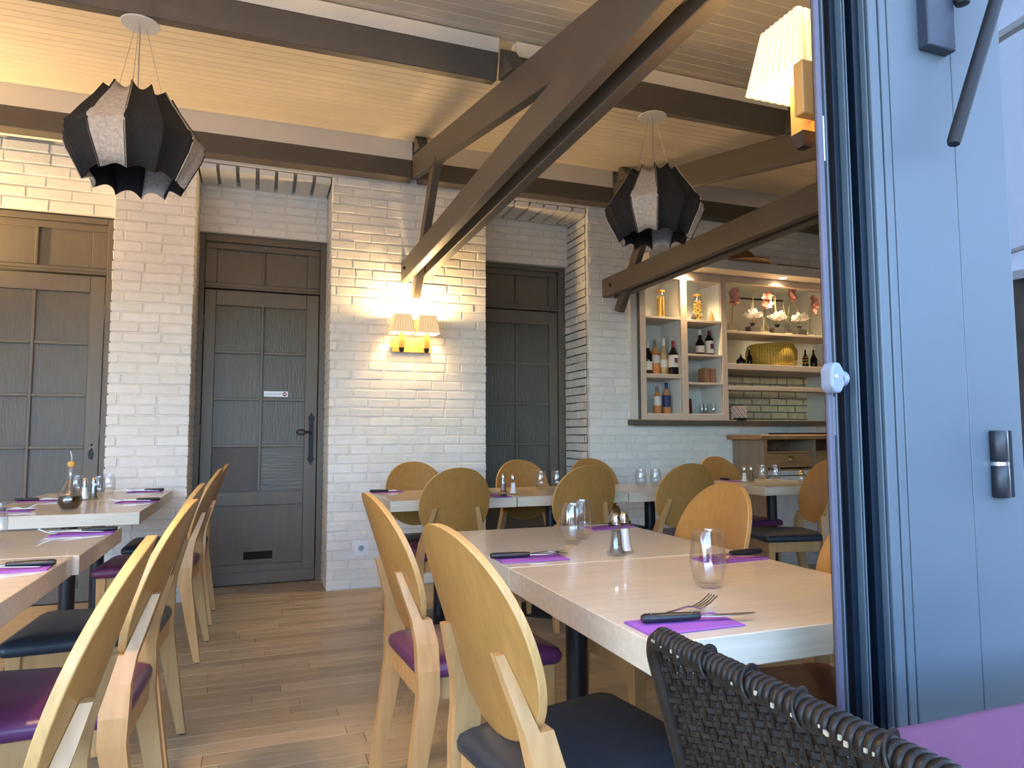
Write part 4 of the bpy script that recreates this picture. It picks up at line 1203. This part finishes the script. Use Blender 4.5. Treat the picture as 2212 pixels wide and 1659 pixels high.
# hinge, stop knob, latch plates
hg = MB()
for a, b in ((.985, 1.0435), (1.0505, 1.108)):
    hg.lathe([(0, a), (.0135, a), (.015, a + .003), (.015, b - .003), (.0135, b), (0, b)], 20)
ho = hg.build('hinge', BLKM, fd, loc=(1.288, -.008, 0), smooth=50)
MB().lathe([(.0152, 1.0435), (.0152, 1.0505)], 20).build('hinge_washer', CHROME, ho)
MB().box(1.289 - 1.288, 1.318 - 1.288, -.004, .008, .985, 1.108).build('hinge_leaf', ALUD, ho)
kb = MB(); kb.prism([(.885, 1.180), (.893, 1.170), (.905, 1.170), (.912, 1.182), (.912, 1.208), (.904, 1.221), (.893, 1.221), (.885, 1.210)], 'y', -.020, .006)
ko = kb.build('stop_knob', LOCK, fd, bevel=.004, segs=2)
kb = MB(); kb.lathe([(0, 0), (.014, 0), (.013, .012), (.006, .018), (0, .018)], 16); kb.build('knob_cap', LOCK, ko, loc=(.912, -.006, 1.195), rot=(0, PI / 2, 0), smooth=50)
MB().lathe([(0, 0), (.0035, 0), (.0035, .002), (0, .003)], 10).build('screw', CHROME, ko, loc=(.893, -.020, 1.197), rot=(PI / 2, 0, 0))
for z0, z1 in ((1.10, 1.165), (1.575, 1.655), (.52, .60)):
    MB().box(.9085, .9135, .004, .014, z0, z1).build('latch_plate', CHROME, fd)
bx = MB(); bx.box(1.143, 1.214, -.022, .002, 1.818, 2.26)
bx.build('bolt_housing', BOXM, fd, bevel=.003, segs=2)
rd = MB(); rd.tube([(1.1415, -.060, 1.612), (1.143, -.060, 1.618), (1.275, -.060, 1.915), (1.34, -.060, 2.06), (1.345, -.02, 2.075), (1.345, .004, 2.08)], [.0095, .0118, .0118, .0118, .011, .010], 14)
rd.build('crank_rod', DARKIRON, fd, smooth=50)
kn2 = MB(); kn2.lathe([(0, 0), (.012, .003), (.016, .012), (.013, .022), (0, .024)], 14); kn2.build('hook_knob', BLKP, fd, loc=(1.225, -.03, 1.905), smooth=50)
wd = struct(bpy.data.objects.new('window_1', None), 'fixed glazed leaves of the front right of the folding doors'); C.objects.link(wd); wd.location = (0, .90, 0)
for a, b in ((1.369, 2.36), (2.44, 3.38), (3.46, 4.36)):
    MB().box(a, b, .022, .026, .08, 2.25).build('pane', PANE, wd)
mm = MB()
for x in (2.36, 3.38, 4.36): mm.box(x, x + .08, 0, .05, 0, ZT)
for z in ((.0, .08), (2.25, ZT)): mm.box(1.369, 4.36, .002, .048, *z)
mm.build('window_frame', ALU, wd, bevel=.002, segs=1)

# ================================================================== TERRACE: WICKER CHAIR, CLOTHED TABLE
wc = thing('wicker_chair', 'dark brown woven terrace chair with a worn wrapped rim, at the bottom right', 'chair', (0, 0, 0))
YA, YB = .27, .845
def bx_(z): return .512 + (.83 - z) * .26      # slanted back: x at height z
rimp = []
for k in range(9):
    t = k / 8 * PI / 2; rimp.append((bx_(.83 - .035 * (1 - math.sin(t))), YB - .035 * (1 - math.cos(t)) * 1.0 + 0.0, .83 - .035 * (1 - math.sin(t))))
full = [(bx_(.46), YB - .02, .46), (bx_(.62), YB - .006, .62)] + rimp + [(bx_(.83), YA + .03, .83), (bx_(.80), YA, .80), (bx_(.46), YA + .02, .46)]
mm = MB(); mm.tube(full, .0125, 10); mm.build('rim_core', WICK, wc, smooth=True)
wr = MB(); wr.lathe([(.0118, -.0049), (.0146, -.0040), (.0160, -.0016), (.0160, .0016), (.0146, .0040), (.0118, .0049)], 16); wrm = wr.mesh('rim_wrap', WICK, 60)
y_ = YB - .030; i = 0
while y_ > YA + .03:
    o = ob('rim_wrap', wrm, wc, (bx_(.83) + random.uniform(-.0006, .0006), y_, .83 + random.uniform(-.0006, .0006)), (PI / 2 + random.uniform(-.06, .06), 0, random.uniform(-.10, .02)))
    y_ -= .0098; i += 1
for yc, sl_ in ((.715, .020), (.640, .018), (.566, .022), (.46, .02)):
    pth = []
    for k in range(15):
        a = -.6 + (PI + 1.2) * k / 14
        pth.append((bx_(.83) - .0175 * math.cos(a), yc + sl_ * (k / 14 - .5) * 1.4, .83 + .0175 * math.sin(a)))
    MB().tube(pth, .0042, 6, flat=.5).build('cross_strap', WICK, wc, smooth=60)
mm = MB()
for k in range(34):
    yv = random.uniform(YA + .04, YB - .03); sd_ = random.choice((-1, -1, 1))
    a = math.radians(random.uniform(-8, 18)); r_ = .0160
    c_ = Vector((bx_(.83) + sd_ * r_ * math.cos(a), yv, .83 + r_ * math.sin(a) * .8 - .002)); s_ = random.uniform(.0007, .0019)
    mm.box(c_.x - .001, c_.x + .001, c_.y - s_, c_.y + s_, c_.z - s_ * 1.3, c_.z + s_ * 1.3)
stuff(mm.build('worn_spots', WICKW, wc))
# weave of the back: strands over and under upright stakes
mm = MB(); zrow = .815; row = 0; nst = 40
while zrow > .40:
    n = nst * 2; lp = []
    for k in range(n + 1):
        yv = YA + .02 + (YB - YA - .035) * k / n
        ph = k + row * 0.667
        off = .0034 * math.sin(PI * ph / 2 * 1.0)
        x_ = bx_(zrow) + off; dz = .0012 * math.sin(PI * ph / 2 + 1)
        lp.append([(x_ - .0012, yv, zrow - .0030 + dz), (x_ + .0012, yv, zrow - .0030 + dz), (x_ + .0012, yv, zrow + .0030 + dz), (x_ - .0012, yv, zrow + .0030 + dz)])
    mm.loft(lp); zrow -= .0070; row += 1
for k in range(nst + 1):
    yv = YA + .02 + (YB - YA - .035) * k / nst
    mm.tube([(bx_(.82), yv, .82), (bx_(.40), yv, .40)], .0030, 5)
stuff(mm.build('woven_back', WICK, wc))
mm = MB(); mm.prism(rrect(.60, 1.03, .275, .84, .03), 'z', .405, .440); mm.build('seat', WICK, wc, bevel=.008, segs=2)
for x_, yv in ((.63, .30), (.63, .815), (1.0, .30), (1.0, .815)):
    MB().tube([(x_, yv, .0), (x_, yv, .405)], .016, 10).build('leg', WICK, wc)
tt = thing('terrace_table', 'square terrace table hidden under the purple cloth', 'table', (1.10, .245, 0))
MB().box(-.40, .40, -.40, .40, .715, .745).build('tabletop', BLKM, tt)
MB().lathe([(.03, .03), (.03, .715)], 16).build('column', BLKM, tt); MB().lathe([(0, 0), (.11, 0), (.11, .02), (.03, .03), (0, .03)], 30).build('base', BLKM, tt)
# draped cloth: top with a skirt that falls in folds
def cloth():
    cxx, cyy, hw = 1.095, .245, .405
    m_ = MB(); n = 96; per = []
    pts = rrect(cxx - hw, cxx + hw, cyy - hw, cyy + hw, .022, 6)
    P_ = [Vector((*p, 0)) for p in pts] ; 
    tot = []; m_n = len(P_)
    cum = [0]
    for i in range(m_n): cum.append(cum[-1] + (P_[(i + 1) % m_n] - P_[i]).length)
    N = 200; loopp = []
    for k in range(N):
        s_ = cum[-1] * k / N
        i = max(j for j in range(m_n) if cum[j] <= s_ + 1e-9)
        t = (s_ - cum[i]) / max(1e-6, cum[i + 1] - cum[i]); p = P_[i].lerp(P_[(i + 1) % m_n], t)
        loopp.append((p, s_))
    loops = []
    for (z, grow, amp) in ((.7500, -.012, 0), (.7492, -.004, 0), (.746, .001, 0), (.738, .004, .001), (.70, .008, .007), (.64, .012, .013), (.57, .018, .018), (.53, .021, .021)):
        lp = []
        for p, s_ in loopp:
            d = Vector((p.x - cxx, p.y - cyy, 0)); m1 = max(abs(d.x), abs(d.y)); corner = (min(abs(d.x), abs(d.y)) / m1) ** 6
            o_ = d.normalized() if corner > .5 else (Vector((math.copysign(1, d.x), 0, 0)) if abs(d.x) > abs(d.y) else Vector((0, math.copysign(1, d.y), 0)))
            w_ = grow + amp * (math.sin(s_ * 34 + 1.2 * math.sin(s_ * 7)) * .8) + corner * grow * 1.6
            lp.append((p.x + o_.x * w_, p.y + o_.y * w_, z))
        loops.append(lp)
    top = [(cxx, cyy, .7502)]
    m_.loft(loops, cap=False)
    m_.add(loops[0], [tuple(range(N))])
    return m_
tag(cloth().build('tablecloth', CLOTH, None, smooth=60), 'purple tablecloth draped over the terrace table at the bottom right', 'tablecloth')

struct(MB().box(6.5, 6.9, -12.9, -.6, 0, 2.52).build('wall_opposite', STONE), 'dark stone side wall of the terrace')
struct(MB().box(6.48, 6.92, -12.9, -.6, 2.52, 2.60).build('trim_1', LIGHTSTONE), 'pale coping on the terrace side wall')
# awning over the terrace
aw = thing('awning', 'white fabric awning stretched over the terrace outside', 'awning', (0, 0, 0))
AWN = mat('awning_fabric', (.74, .76, .78), .8)
_n, _l = AWN.node_tree.nodes, AWN.node_tree.links
_t = _n.new('ShaderNodeBsdfTranslucent'); _t.inputs[0].default_value = (.80, .82, .84, 1)
_m = _n.new('ShaderNodeMixShader'); _m.inputs[0].default_value = .6
_o = [q for q in _n if q.type == 'OUTPUT_MATERIAL'][0]
_l.new(_n['Principled BSDF'].outputs[0], _m.inputs[1]); _l.new(_t.outputs[0], _m.inputs[2]); _l.new(_m.outputs[0], _o.inputs[0])
mm = MB(); mm.hexa([(-9, -3.2, 2.60), (9, -3.2, 2.60), (9, .80, 2.95), (-9, .80, 2.95), (-9, -3.2, 2.61), (9, -3.2, 2.61), (9, .80, 2.96), (-9, .80, 2.96)])
mm.build('fabric', AWN, aw)
MB().box(-9, 9, -3.28, -3.18, 2.53, 2.64).build('front_bar', LIGHTSTONE, aw)
for x in (-6, -3, 0, 3, 6): MB().hexa([(x - .02, -3.2, 2.55), (x + .02, -3.2, 2.55), (x + .02, .8, 2.90), (x - .02, .8, 2.90), (x - .02, -3.2, 2.58), (x + .02, -3.2, 2.58), (x + .02, .8, 2.93), (x - .02, .8, 2.93)]).build('rib', LIGHTSTONE, aw)
